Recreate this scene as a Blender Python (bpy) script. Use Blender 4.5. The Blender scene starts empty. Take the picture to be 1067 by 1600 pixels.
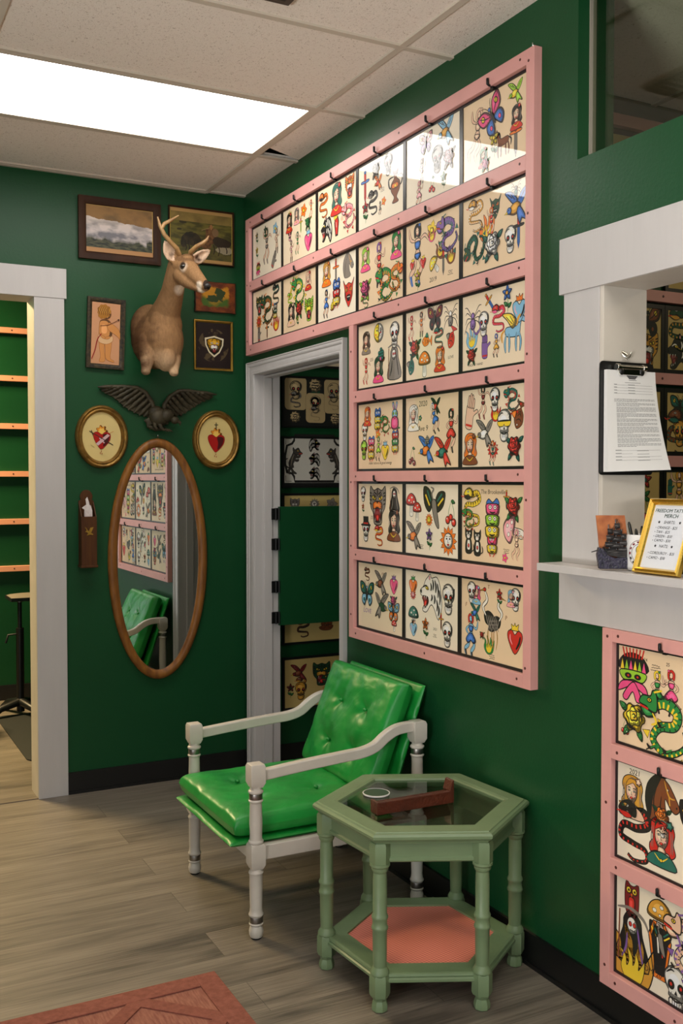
import bpy, bmesh, math, random
from mathutils import Vector, Matrix, noise
PI = math.pi
sc = bpy.context.scene
C = sc.collection

# ------------------------------------------------------------------ camera, world, lights, exposure
CAM_F = 1566.5
cam_data = bpy.data.cameras.new('camera')
cam = bpy.data.objects.new('camera', cam_data)
C.objects.link(cam)
cam_data.sensor_fit = 'VERTICAL'
cam_data.sensor_height = 24.0
cam_data.lens = CAM_F / 1600 * 24.0
cam_data.clip_start = 0.02
yaw, pitch = 0.4784, -0.0327
fw = Vector((math.sin(yaw) * math.cos(pitch), math.cos(yaw) * math.cos(pitch), math.sin(pitch)))
rt = Vector((math.cos(yaw), -math.sin(yaw), 0))
upv = rt.cross(fw)
cam.matrix_world = Matrix(((rt.x, upv.x, -fw.x, -1.8768), (rt.y, upv.y, -fw.y, -4.6776),
                           (rt.z, upv.z, -fw.z, 1.4615), (0, 0, 0, 1)))
sc.camera = cam

world = bpy.data.worlds.new('world')
sc.world = world
world.use_nodes = True
world.node_tree.nodes['Background'].inputs[0].default_value = (0.75, 0.85, 1.0, 1)
world.node_tree.nodes['Background'].inputs[1].default_value = 0.6

def area(name, loc, rot, sx, sy, power, col, spread=PI):
    l = bpy.data.lights.new(name, 'AREA')
    l.shape = 'RECTANGLE'; l.size = sx; l.size_y = sy
    l.energy = power; l.color = col; l.spread = spread
    o = bpy.data.objects.new(name, l); C.objects.link(o)
    o.location = loc; o.rotation_euler = rot
    return o
H = 2.855
# daylight entering by the shop window behind the camera
area('window_daylight', (-3.15, -7.45, 1.55), (PI / 2, 0, 0), 1.6, 2.0, 20, (0.90, 0.95, 1.0))
area('ceiling_fill', (-4.12, -4.9, .55), (PI / 2 + .75, 0, -PI / 2), 1.1, .5, 115, (1.0, 0.95, 0.89), 2.2)  # added fill lamp, low and tilted up, to brighten the ceiling
area('glass_door_daylight', (-4.15, -4.9, 1.2), (PI / 2, 0, -PI / 2), 1.1, 2.1, 34, (0.9, 0.95, 1.0))
PANEL_STRENGTH = 9.0
BACK_ROOM_WATTS, SIDE_ROOM_WATTS, COUNTER_ROOM_WATTS = 200, 6.0, 20

vs = sc.view_settings
sc.display_settings.display_device = 'sRGB'
vs.view_transform = 'Standard'
vs.look = 'None'
vs.exposure = -0.07
vs.gamma = 1.0
vs.use_curve_mapping = False

# ------------------------------------------------------------------ colour and materials
def s2l(c):
    return tuple(x / 12.92 if x <= 0.04045 else ((x + 0.055) / 1.055) ** 2.4 for x in c)
def rgb(r, g, b):
    return s2l((r / 255, g / 255, b / 255))
def mat(name, col, rough=0.5, metal=0.0, coat=0.0, coat_rough=0.05, var=0.0, vscale=6.0, bump=0.0, bscale=60.0, spec=0.5, stretch=None, col2=None):
    m = bpy.data.materials.new(name); m.use_nodes = True
    nt = m.node_tree; N = nt.nodes; L = nt.links
    b = N['Principled BSDF']
    b.inputs['Base Color'].default_value = (*col, 1)
    b.inputs['Roughness'].default_value = rough
    b.inputs['Metallic'].default_value = metal
    b.inputs['Coat Weight'].default_value = coat
    b.inputs['Coat Roughness'].default_value = coat_rough
    b.inputs['Specular IOR Level'].default_value = spec
    tc = N.new('ShaderNodeTexCoord'); mp = N.new('ShaderNodeMapping')
    L.new(tc.outputs['Object'], mp.inputs[0])
    if stretch: mp.inputs['Scale'].default_value = stretch
    if var > 0 or col2:
        n = N.new('ShaderNodeTexNoise'); n.inputs['Scale'].default_value = vscale; n.inputs['Detail'].default_value = 6
        L.new(mp.outputs[0], n.inputs[0])
        r = N.new('ShaderNodeValToRGB'); L.new(n.outputs[0], r.inputs[0])
        r.color_ramp.elements[0].position = 0.32; r.color_ramp.elements[1].position = 0.68
        c2 = col2 if col2 else tuple(x * (1 - var) for x in col)
        r.color_ramp.elements[0].color = (*c2, 1); r.color_ramp.elements[1].color = (*col, 1)
        L.new(r.outputs[0], b.inputs['Base Color'])
    if bump > 0:
        n2 = N.new('ShaderNodeTexNoise'); n2.inputs['Scale'].default_value = bscale; n2.inputs['Detail'].default_value = 4
        L.new(mp.outputs[0], n2.inputs[0])
        bp = N.new('ShaderNodeBump'); bp.inputs['Strength'].default_value = bump; bp.inputs['Distance'].default_value = 0.004
        L.new(n2.outputs[0], bp.inputs['Height']); L.new(bp.outputs[0], b.inputs['Normal'])
    return m
def attr_mat(name, rough=0.5, coat=0.0, coat_rough=0.03, bump=0.0, bscale=200, spec=0.5, metal=0.0, fur=False):
    m = mat(name, (1, 1, 1), rough, metal, coat, coat_rough, bump=bump, bscale=bscale, spec=spec)
    nt = m.node_tree; a = nt.nodes.new('ShaderNodeAttribute'); a.attribute_name = 'Col'
    if fur:
        tc = nt.nodes.new('ShaderNodeTexCoord'); mp = nt.nodes.new('ShaderNodeMapping'); mp.inputs['Scale'].default_value = (1, 1, .25)
        n = nt.nodes.new('ShaderNodeTexNoise'); n.inputs['Scale'].default_value = 130; n.inputs['Detail'].default_value = 5
        nt.links.new(tc.outputs['Object'], mp.inputs[0]); nt.links.new(mp.outputs[0], n.inputs[0])
        mr = nt.nodes.new('ShaderNodeMapRange'); mr.inputs[3].default_value = .62; mr.inputs[4].default_value = 1.3
        nt.links.new(n.outputs[0], mr.inputs[0])
        mx = nt.nodes.new('ShaderNodeVectorMath'); mx.operation = 'SCALE'
        nt.links.new(a.outputs['Color'], mx.inputs[0]); nt.links.new(mr.outputs[0], mx.inputs['Scale'])
        nt.links.new(mx.outputs[0], nt.nodes['Principled BSDF'].inputs['Base Color'])
    else:
        nt.links.new(a.outputs['Color'], nt.nodes['Principled BSDF'].inputs['Base Color'])
    return m
def emit_mat(name, col, strength):
    m = bpy.data.materials.new(name); m.use_nodes = True
    b = m.node_tree.nodes['Principled BSDF']
    b.inputs['Base Color'].default_value = (.8, .8, .8, 1)
    b.inputs['Emission Color'].default_value = (*col, 1); b.inputs['Emission Strength'].default_value = strength
    return m

GREEN = (0.0062, 0.064, 0.0200)
M = {}
M['wall'] = mat('green_wall_paint', GREEN, 0.40, var=0.12, vscale=3, bump=0.12, bscale=90, spec=0.30)
M['ceil'] = mat('ceiling_tile', (0.60, 0.53, 0.47), 0.9)
M['tbar'] = mat('ceiling_grid', (0.60, 0.53, 0.44), 0.6, spec=.2)
M['white'] = mat('white_trim_paint', (0.54, 0.515, 0.505), 0.42, var=0.05, vscale=8, bump=0.06, bscale=40, stretch=(3, 3, .4))
M['jamb'] = mat('aged_white_paint', (0.62, 0.57, 0.50), 0.5, var=0.1, vscale=9)
M['pink'] = mat('pink_paint', (0.72, 0.35, 0.32), 0.45, var=0.08, vscale=10, bump=0.08, bscale=60)
M['peach'] = mat('salmon_paint', (0.80, 0.36, 0.22), 0.5)
M['black_base'] = mat('black_vinyl_base', (0.006, 0.006, 0.006), 0.4)
M['black'] = mat('black_frame', (0.008, 0.008, 0.008), 0.35)
M['blackmetal'] = mat('black_metal', (0.012, 0.012, 0.012), 0.4, metal=0.5)
M['screw'] = mat('dark_screw', (0.09, 0.025, 0.02), 0.5)
M['steel'] = mat('brushed_steel', (0.32, 0.30, 0.28), 0.38, metal=1.0)
M['chrome'] = mat('chrome', (0.7, 0.68, 0.62), 0.15, metal=1.0)
M['gold'] = mat('gold_frame', (0.62, 0.38, 0.07), 0.28, metal=0.85, var=.35, vscale=18, bump=.15, bscale=90)
M['oldgold'] = mat('old_gilt', (0.36, 0.20, 0.045), 0.42, metal=0.7, var=0.55, vscale=26, bump=0.5, bscale=120)
M['chair_white'] = mat('cream_chair_paint', (0.60, 0.555, 0.49), 0.35, var=0.08, vscale=14, bump=.05)
M['sage'] = mat('sage_paint', (0.172, 0.248, 0.128), 0.42, var=0.1, vscale=14, bump=0.08, bscale=80)
M['darkwood'] = mat('dark_wood', (0.050, 0.019, 0.008), 0.55, var=0.5, vscale=14, stretch=(1, 1, .15), spec=.2)
M['oak'] = mat('oak_mirror_frame', (0.29, 0.118, 0.022), 0.42, spec=.3, col2=(0.15, 0.055, 0.014), vscale=16, stretch=(3, 3, .5))
M['boxwood'] = mat('brown_box_wood', (0.090, 0.034, 0.009), 0.55, spec=.2, col2=(0.06, 0.02, 0.008), vscale=20, stretch=(3, 3, .3))
M['carved'] = mat('carved_mahogany', (0.10, 0.020, 0.008), 0.38, var=0.4, vscale=30, bump=0.7, bscale=140)
M['bronze'] = mat('weathered_iron', (0.034, 0.028, 0.016), 0.5, metal=0.2, spec=.3, col2=(0.066, 0.054, 0.030), vscale=30, bump=.25, bscale=150)
M['ink'] = attr_mat('printed_ink', 0.6, coat=1.0, coat_rough=0.015)
M['inkmatte'] = attr_mat('printed_matte', 0.7, spec=.25)
M['paint'] = attr_mat('painted_picture', 0.5, bump=0.15, bscale=80, spec=.3)
M['fur'] = attr_mat('deer_fur', 0.75, fur=True, bump=.6, bscale=260, spec=.2)
M['mirror'] = mat('mirror_glass', (0.80, 0.82, 0.80), 0.01, metal=1.0)
M['antler'] = mat('antler_bone', (0.42, 0.25, 0.10), 0.4, col2=(0.20, 0.10, 0.035), vscale=22)
M['eye'] = mat('glass_eye', (0.008, 0.005, 0.003), 0.04, coat=1)
M['ceramic'] = mat('white_ceramic', (0.8, 0.79, 0.77), 0.15)
M['paper'] = mat('white_paper', (0.78, 0.77, 0.75), 0.7)
M['coaster'] = mat('dark_coaster', (0.02, 0.05, 0.03), 0.3)
M['mat'] = mat('dark_floor_mat', (0.018, 0.020, 0.018), 0.6)

def glass_mat(name, tint, refl_rough=0.0):
    m = bpy.data.materials.new(name); m.use_nodes = True
    nt = m.node_tree; nt.nodes.remove(nt.nodes['Principled BSDF'])
    out = nt.nodes['Material Output']
    t = nt.nodes.new('ShaderNodeBsdfTransparent'); t.inputs[0].default_value = (*tint, 1)
    g = nt.nodes.new('ShaderNodeBsdfGlossy'); g.inputs['Roughness'].default_value = refl_rough
    f = nt.nodes.new('ShaderNodeFresnel')
    geo = nt.nodes.new('ShaderNodeNewGeometry'); ior = nt.nodes.new('ShaderNodeMapRange')
    ior.inputs[3].default_value = 1.5; ior.inputs[4].default_value = 1 / 1.5      # both faces of the pane reflect alike
    nt.links.new(geo.outputs['Backfacing'], ior.inputs[0]); nt.links.new(ior.outputs[0], f.inputs[0])
    mx = nt.nodes.new('ShaderNodeMixShader')
    nt.links.new(f.outputs[0], mx.inputs[0]); nt.links.new(t.outputs[0], mx.inputs[1]); nt.links.new(g.outputs[0], mx.inputs[2])
    nt.links.new(mx.outputs[0], out.inputs[0])
    return m
M['glass'] = glass_mat('window_glass', (0.80, 0.84, 0.78))
M['tableglass'] = glass_mat('smoked_table_glass', (0.66, 0.72, 0.68))
M['diffuser'] = emit_mat('lit_diffuser', (1.0, 0.965, 0.91), PANEL_STRENGTH)

# green vinyl of the chair
def vinyl():
    m = mat('green_vinyl', (0.010, 0.30, 0.042), 0.40, coat=0.08, coat_rough=0.25, col2=(0.007, 0.235, 0.032), vscale=7)
    nt = m.node_tree; N = nt.nodes; L = nt.links
    tc = N.new('ShaderNodeTexCoord')
    n1 = N.new('ShaderNodeTexNoise'); n1.inputs['Scale'].default_value = 9; n1.inputs['Detail'].default_value = 3; n1.inputs['Distortion'].default_value = 1.2
    n2 = N.new('ShaderNodeTexNoise'); n2.inputs['Scale'].default_value = 260
    L.new(tc.outputs['Object'], n1.inputs[0]); L.new(tc.outputs['Object'], n2.inputs[0])
    b1 = N.new('ShaderNodeBump'); b1.inputs['Strength'].default_value = 0.28; b1.inputs['Distance'].default_value = 0.012
    b2 = N.new('ShaderNodeBump'); b2.inputs['Strength'].default_value = 0.12; b2.inputs['Distance'].default_value = 0.001
    L.new(n1.outputs[0], b1.inputs['Height']); L.new(n2.outputs[0], b2.inputs['Height'])
    L.new(b1.outputs[0], b2.inputs['Normal']); L.new(b2.outputs[0], N['Principled BSDF'].inputs['Normal'])
    return m
M['vinyl'] = vinyl()

# grey-brown plank floor: planks run along x, 0.18 m wide
def plank_floor(name, ca, cb, cd):
    m = bpy.data.materials.new(name); m.use_nodes = True
    nt = m.node_tree; N = nt.nodes; L = nt.links; b = N['Principled BSDF']
    tc = N.new('ShaderNodeTexCoord')
    mp = N.new('ShaderNodeMapping'); mp.inputs['Location'].default_value = (.35, .045, 0)
    L.new(tc.outputs['Object'], mp.inputs[0])
    br = N.new('ShaderNodeTexBrick'); br.offset = 0.37; br.offset_frequency = 2
    br.inputs['Scale'].default_value = 1; br.inputs['Brick Width'].default_value = 1.22; br.inputs['Row Height'].default_value = 0.178
    br.inputs['Mortar Size'].default_value = 0.0011; br.inputs['Mortar Smooth'].default_value = 0.3; br.inputs['Bias'].default_value = 0
    br.inputs['Color1'].default_value = (0, 0, 0, 1); br.inputs['Color2'].default_value = (1, 1, 1, 1); br.inputs['Mortar'].default_value = (.5, .5, .5, 1)
    L.new(mp.outputs[0], br.inputs[0])
    # per-plank shift of the grain
    sep = N.new('ShaderNodeSeparateXYZ'); L.new(tc.outputs['Object'], sep.inputs[0])
    add = N.new('ShaderNodeMath'); add.operation = 'MULTIPLY_ADD'; add.inputs[1].default_value = 7.3
    L.new(br.outputs['Color'], add.inputs[0]); L.new(sep.outputs[2], add.inputs[2])
    cmb = N.new('ShaderNodeCombineXYZ'); L.new(sep.outputs[0], cmb.inputs[0]); L.new(sep.outputs[1], cmb.inputs[1]); L.new(add.outputs[0], cmb.inputs[2])
    m1 = N.new('ShaderNodeMapping'); m1.inputs['Scale'].default_value = (1.1, 9.0, 1); L.new(cmb.outputs[0], m1.inputs[0])
    n1 = N.new('ShaderNodeTexNoise'); n1.inputs['Scale'].default_value = 1.5; n1.inputs['Detail'].default_value = 5; n1.inputs['Distortion'].default_value = .6
    L.new(m1.outputs[0], n1.inputs[0])
    m2 = N.new('ShaderNodeMapping'); m2.inputs['Scale'].default_value = (4, 130.0, 1); L.new(cmb.outputs[0], m2.inputs[0])
    n2 = N.new('ShaderNodeTexNoise'); n2.inputs['Scale'].default_value = 1.2; n2.inputs['Detail'].default_value = 4
    L.new(m2.outputs[0], n2.inputs[0])
    r = N.new('ShaderNodeValToRGB'); e = r.color_ramp.elements
    e[0].position = 0.28; e[0].color = (*cd, 1); e[1].position = 0.72; e[1].color = (*ca, 1)
    x = e.new(0.44); x.color = (*cb, 1)
    L.new(n1.outputs[0], r.inputs[0])
    mr = N.new('ShaderNodeMapRange'); mr.inputs[1].default_value = .3; mr.inputs[2].default_value = .7; mr.inputs[3].default_value = 0.70; mr.inputs[4].default_value = 1.18
    L.new(n2.outputs[0], mr.inputs[0])
    mrp = N.new('ShaderNodeMapRange'); mrp.inputs[3].default_value = 0.90; mrp.inputs[4].default_value = 1.08
    L.new(br.outputs['Color'], mrp.inputs[0])
    mu = N.new('ShaderNodeMath'); mu.operation = 'MULTIPLY'; L.new(mr.outputs[0], mu.inputs[0]); L.new(mrp.outputs[0], mu.inputs[1])
    gap = N.new('ShaderNodeMapRange'); gap.inputs[3].default_value = 1.0; gap.inputs[4].default_value = 0.45; L.new(br.outputs['Fac'], gap.inputs[0])
    mu2 = N.new('ShaderNodeMath'); mu2.operation = 'MULTIPLY'; L.new(mu.outputs[0], mu2.inputs[0]); L.new(gap.outputs[0], mu2.inputs[1])
    vm = N.new('ShaderNodeVectorMath'); vm.operation = 'SCALE'; L.new(r.outputs[0], vm.inputs[0]); L.new(mu2.outputs[0], vm.inputs['Scale'])
    L.new(vm.outputs[0], b.inputs['Base Color'])
    b.inputs['Roughness'].default_value = 0.42
    bp = N.new('ShaderNodeBump'); bp.inputs['Strength'].default_value = 0.25; bp.inputs['Distance'].default_value = 0.002
    L.new(n2.outputs[0], bp.inputs['Height']); L.new(bp.outputs[0], b.inputs['Normal'])
    return m
M['floor'] = plank_floor('plank_floor', (0.240, 0.205, 0.162), (0.180, 0.153, 0.120), (0.095, 0.082, 0.066))

def tile_ceiling():
    m = M['ceil']; nt = m.node_tree; N = nt.nodes; L = nt.links; b = N['Principled BSDF']
    tc = N.new('ShaderNodeTexCoord'); v = N.new('ShaderNodeTexNoise'); v.inputs['Scale'].default_value = 130; v.inputs['Detail'].default_value = 3; v.inputs['Distortion'].default_value = 1.5
    L.new(tc.outputs['Object'], v.inputs[0])
    r = N.new('ShaderNodeValToRGB'); r.color_ramp.elements[0].position = .33; r.color_ramp.elements[1].position = .40
    r.color_ramp.elements[0].color = (0.56, 0.47, 0.39, 1); r.color_ramp.elements[1].color = (0.90, 0.82, 0.74, 1)
    L.new(v.outputs[0], r.inputs[0]); L.new(r.outputs[0], b.inputs['Base Color'])
    bp = N.new('ShaderNodeBump'); bp.inputs['Strength'].default_value = .5; bp.inputs['Distance'].default_value = .003
    L.new(v.outputs[0], bp.inputs['Height']); L.new(bp.outputs[0], b.inputs['Normal'])
tile_ceiling()

def weave():
    m = mat('coral_weave', (0.78, 0.20, 0.13), 0.6)
    nt = m.node_tree; N = nt.nodes; L = nt.links; b = N['Principled BSDF']
    tc = N.new('ShaderNodeTexCoord'); mp = N.new('ShaderNodeMapping'); mp.inputs['Rotation'].default_value = (0, 0, .6)
    L.new(tc.outputs['Object'], mp.inputs[0])
    ck = N.new('ShaderNodeTexChecker'); ck.inputs['Scale'].default_value = 150
    ck.inputs['Color1'].default_value = (0.80, 0.25, 0.185, 1); ck.inputs['Color2'].default_value = (0.58, 0.16, 0.12, 1)
    L.new(mp.outputs[0], ck.inputs[0]); L.new(ck.outputs[0], b.inputs['Base Color'])
    bp = N.new('ShaderNodeBump'); bp.inputs['Strength'].default_value = .5; bp.inputs['Distance'].default_value = .002
    L.new(ck.outputs['Fac'], bp.inputs['Height']); L.new(bp.outputs[0], b.inputs['Normal'])
    return m
M['weave'] = weave()

# ------------------------------------------------------------------ mesh helpers
class MB:
    """collects primitive shapes and links them as one mesh object"""
    def __init__(s): s.v = []; s.f = []; s.c = []
    def add(s, vs_, fs_, col=None):
        n = len(s.v); s.v += [tuple(p) for p in vs_]
        s.f += [tuple(i + n for i in f) for f in fs_]
        s.c += [col] * len(fs_)
    def box(s, x0, x1, y0, y1, z0, z1, col=None, mtx=None):
        v = [(x, y, z) for z in (z0, z1) for y in (y0, y1) for x in (x0, x1)]
        if mtx: v = [mtx @ Vector(p) for p in v]
        s.add(v, [(0, 2, 3, 1), (4, 5, 7, 6), (0, 1, 5, 4), (2, 6, 7, 3), (0, 4, 6, 2), (1, 3, 7, 5)], col)
    def prism(s, pts, y0, y1, col=None):
        """pts (x,z) outline, counter-clockwise seen from -y, extruded from y0 (front) to y1 (back)"""
        n = len(pts)
        v = [(x, y0, z) for x, z in pts] + [(x, y1, z) for x, z in pts]
        f = [tuple(range(n)), tuple(range(2 * n - 1, n - 1, -1))] + [((i + 1) % n, i, i + n, (i + 1) % n + n) for i in range(n)]
        s.add(v, f, col)
    def slab(s, pts, z0, z1, col=None):
        n = len(pts)
        v = [(x, y, z0) for x, y in pts] + [(x, y, z1) for x, y in pts]
        f = [tuple(range(n - 1, -1, -1)), tuple(range(n, 2 * n))] + [(i, (i + 1) % n, (i + 1) % n + n, i + n) for i in range(n)]
        s.add(v, f, col)
    def lathe(s, prof, cx=0, cy=0, seg=24, mtx=None, col=None):
        """prof: (r,z) from bottom to top"""
        v = []; f = []
        for r, z in prof:
            for k in range(seg):
                a = 2 * PI * k / seg; v.append((cx + r * math.cos(a), cy + r * math.sin(a), z))
        for i in range(len(prof) - 1):
            for k in range(seg):
                a = i * seg + k; b = i * seg + (k + 1) % seg
                f.append((a, b, b + seg, a + seg))
        f.append(tuple(range(seg - 1, -1, -1))); n = (len(prof) - 1) * seg; f.append(tuple(range(n, n + seg)))
        if mtx: v = [mtx @ Vector(p) for p in v]
        s.add(v, f, col)
    def tube(s, path, rad, seg=10, col=None, flat=1.0):
        path = [Vector(p) for p in path]
        if not isinstance(rad, (list, tuple)): rad = [rad] * len(path)
        v = []; f = []; prev = None
        for i, p in enumerate(path):
            t = (path[min(i + 1, len(path) - 1)] - path[max(i - 1, 0)]).normalized()
            if prev is None:
                a = Vector((0, 0, 1)) if abs(t.z) < .9 else Vector((1, 0, 0))
                n = t.cross(a).normalized()
            else: n = (prev - t * prev.dot(t)).normalized()
            prev = n; bn = t.cross(n)
            for k in range(seg):
                a = 2 * PI * k / seg
                v.append(p + (n * math.cos(a) * flat + bn * math.sin(a)) * rad[i])
        for i in range(len(path) - 1):
            for k in range(seg):
                a = i * seg + k; b = i * seg + (k + 1) % seg
                f.append((a, b, b + seg, a + seg))
        f.append(tuple(range(seg - 1, -1, -1))); n = (len(path) - 1) * seg; f.append(tuple(range(n, n + seg)))
        s.add(v, f, col)
    def ball(s, c, r, seg=16, rings=10, mtx=None, col=None):
        if not isinstance(r, (tuple, list)): r = (r, r, r)
        v = [(0, 0, -1)]; f = []
        for i in range(1, rings):
            t = PI * i / rings - PI / 2
            for k in range(seg):
                a = 2 * PI * k / seg; v.append((math.cos(t) * math.cos(a), math.cos(t) * math.sin(a), math.sin(t)))
        v.append((0, 0, 1)); n = len(v)
        for k in range(seg): f.append((0, 1 + (k + 1) % seg, 1 + k)); f.append((n - 1, n - 1 - seg + k, n - 1 - seg + (k + 1) % seg))
        for i in range(rings - 2):
            for k in range(seg):
                a = 1 + i * seg + k; b = 1 + i * seg + (k + 1) % seg
                f.append((a, b, b + seg, a + seg))
        vv = []
        for p in v:
            q = Vector((p[0] * r[0], p[1] * r[1], p[2] * r[2]))
            if mtx: q = mtx @ q
            vv.append(q + Vector(c))
        s.add(vv, f, col)
    def grid(s, fn, nu, nv, closed_u=False, col=None):
        v = []; f = []
        for j in range(nv + 1):
            for i in range(nu + (0 if closed_u else 1)):
                v.append(fn(i / nu, j / nv))
        w = nu if closed_u else nu + 1
        for j in range(nv):
            for i in range(nu):
                a = j * w + i; b = j * w + (i + 1) % w
                f.append((a, b, b + w, a + w))
        s.add(v, f, col)
    def mesh(s, name, m, smooth=None, merge=False):
        me = bpy.data.meshes.new(name)
        me.from_pydata(s.v, [], s.f)
        if any(c is not None for c in s.c):
            ca = me.color_attributes.new('Col', 'FLOAT_COLOR', 'CORNER')
            buf = []
            for f, c in zip(s.f, s.c):
                c = c or (1, 1, 1)
                buf += [c[0], c[1], c[2], 1.0] * len(f)
            ca.data.foreach_set('color', buf)
        me.materials.append(m)
        if merge:
            bm = bmesh.new(); bm.from_mesh(me); bmesh.ops.remove_doubles(bm, verts=bm.verts, dist=merge); bm.to_mesh(me); bm.free()
        if smooth:
            me.polygons.foreach_set('use_smooth', [True] * len(me.polygons))
            me.set_sharp_from_angle(angle=math.radians(smooth))
        me.update()
        return me
    def obj(s, name, m, parent=None, smooth=None, bevel=0, merge=False, loc=None, rz=0):
        me = s.mesh(name, m, smooth, merge)
        o = bpy.data.objects.new(name, me); C.objects.link(o)
        if parent: o.parent = parent
        if loc: o.location = loc
        if rz: o.rotation_euler.z = rz
        if bevel:
            b = o.modifiers.new('bevel', 'BEVEL'); b.width = bevel; b.segments = 2; b.limit_method = 'ANGLE'; b.angle_limit = .6
            b.harden_normals = False
        return o
def thing(name, label, cat, loc=(0, 0, 0), rz=0, group=None):
    o = bpy.data.objects.new(name, None); C.objects.link(o)
    o.empty_display_size = .05
    o.location = loc; o.rotation_euler = (0, 0, rz)
    tag(o, label, cat, group); return o
def tag(o, label, cat, group=None):
    o['label'] = label; o['category'] = cat
    if group: o['group'] = group
    return o
def struct(o):
    o['kind'] = 'structure'; return o
def dup(o, parent=None, loc=None):
    c = o.copy(); C.objects.link(c)
    if parent: c.parent = parent
    if loc: c.location = loc
    for ch in [x for x in C.objects if x.parent == o]: dup(ch, c)
    return c
BACK, RIGHT = 0.0, -PI / 2       # rotation of a thing hung on the back wall / the right wall (local x = rightwards, local -y = into the room)

# ------------------------------------------------------------------ the building
def wall(name, axis, c0, c1, a0, a1, z0, z1, holes, m):
    """solid wall across `axis`, from c0 to c1 thick, spanning a0..a1 along the other axis, with rectangular holes (a0,a1,z0,z1)"""
    A = sorted({a0, a1, *[h[0] for h in holes], *[h[1] for h in holes]}); Z = sorted({z0, z1, *[h[2] for h in holes], *[h[3] for h in holes]})
    A = [a for a in A if a0 <= a <= a1]; Z = [z for z in Z if z0 <= z <= z1]
    def solid(i, j):
        if i < 0 or j < 0 or i >= len(A) - 1 or j >= len(Z) - 1: return False
        ca = (A[i] + A[i + 1]) / 2; cz = (Z[j] + Z[j + 1]) / 2
        return not any(h[0] < ca < h[1] and h[2] < cz < h[3] for h in holes)
    b = MB()
    def P(c, a, z): return (c, a, z) if axis == 'x' else (a, c, z)
    for i in range(len(A) - 1):
        for j in range(len(Z) - 1):
            if not solid(i, j): continue
            p, q, r, t = A[i], A[i + 1], Z[j], Z[j + 1]
            b.add([P(c0, p, r), P(c0, q, r), P(c0, q, t), P(c0, p, t)], [(0, 1, 2, 3)])
            b.add([P(c1, p, r), P(c1, q, r), P(c1, q, t), P(c1, p, t)], [(3, 2, 1, 0)])
            if not solid(i - 1, j): b.add([P(c0, p, r), P(c0, p, t), P(c1, p, t), P(c1, p, r)], [(0, 1, 2, 3)])
            if not solid(i + 1, j): b.add([P(c0, q, r), P(c1, q, r), P(c1, q, t), P(c0, q, t)], [(0, 1, 2, 3)])
            if not solid(i, j - 1): b.add([P(c0, p, r), P(c1, p, r), P(c1, q, r), P(c0, q, r)], [(0, 1, 2, 3)])
            if not solid(i, j + 1): b.add([P(c0, p, t), P(c0, q, t), P(c1, q, t), P(c1, p, t)], [(0, 1, 2, 3)])
    o = b.obj(name, m, merge=1e-5)
    bm = bmesh.new(); bm.from_mesh(o.data); bmesh.ops.recalc_face_normals(bm, faces=bm.faces); bm.to_mesh(o.data); bm.free()
    return struct(o)
TOP = 2.95
OP_X0, OP_X1, OP_H = -1.965, -1.002, 2.292          # cased opening in the back wall
DR_Y0, DR_Y1, DR_H = -1.067, -0.125, 1.985         # doorway in the right wall
RW_Y0, RW_Y1, RW_Z0, RW_Z1 = -4.1, -2.5965, 1.207, 1.986   # counter window
TR_Y0, TR_Y1, TR_Z0, TR_Z1 = -4.1, -2.4806, 2.3486, 2.82  # transom light
wall('wall_back', 'y', 0, 0.135, -4.2, 3.0, 0, TOP, [(OP_X0, OP_X1, 0, OP_H)], M['wall'])
wall('wall_right', 'x', 0, 0.13, -7.5, 0.0, 0, TOP, [(DR_Y0, DR_Y1, 0, DR_H), (RW_Y0, RW_Y1, RW_Z0, RW_Z1), (TR_Y0, TR_Y1, TR_Z0, TR_Z1)], M['wall'])
wall('wall_left', 'x', -4.33, -4.2, -7.5, 0.0, 0, TOP, [(-5.5, -4.3, 0, 2.2)], M['wall'])
wall('wall_front', 'y', -7.63, -7.5, -4.33, 3.0, 0, TOP, [(-4.0, -2.3, .45, 2.6)], M['wall'])
wall('wall_partition', 'y', -1.85, -1.72, 0.13, 3.0, 0, TOP, [], M['wall'])
wall('wall_outer', 'x', 3.0, 3.13, -7.5, 2.33, 0, TOP, [], M['wall'])
wall('wall_far', 'y', 2.2, 2.33, -4.33, 3.0, 0, TOP, [], M['wall'])
wall('wall_storeroom', 'x', -4.33, -4.2, 0.135, 2.2, 0, TOP, [], M['wall'])
b = MB(); b.box(-4.33, 3.13, -7.63, 2.33, -0.1, 0); struct(b.obj('floor', M['floor']))
b = MB(); b.box(-1.95, -1.0, -.012, .012, 0.0, .004)
struct(b.obj('trim_1', mat('threshold_strip', (.16, .13, .10), .4)))

# dropped ceiling: panels above a T-bar grid (61 x 122 cm); one short panel near the corner sits askew and leaves a dark gap
GX = [-0.196 - 1.184 * k for k in range(0, 5)]; GY = [-0.6337 - 0.61 * k for k in range(-1, 12)]
xs = [3.0, 1.1] + [0.0] + GX; xs = [0.0] + GX[:4]
LIGHTS = [(1, 1), (1, 5), (1, 9)]                      # (bay, row) of the lit panels
b = MB()
xe = [0.0] + [x for x in GX if x > -4.2] + [-4.2]; ye = [0.0] + [y for y in GY if -7.5 < y < 0] + [-7.5]
for i in range(len(xe) - 1):
    for j in range(len(ye) - 1):
        x1, x0, y1, y0 = xe[i], xe[i + 1], ye[j], ye[j + 1]
        if i == 1 and j in (2, 7, 11): continue         # light bays
        if i == 0 and j == 2:
            b.slab([(x0, y0), (x1, y0), (x1, y1 - .10), (x0 + .005, y1 - .002 - .095)] if False else [(x0, y0), (x1, y0), (x1, y1 - .016), (x0 + .02, y1 - .105)], H + .004, H + .02)
        else: b.box(x0, x1, y0, y1, H + .004, H + .02)
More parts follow.
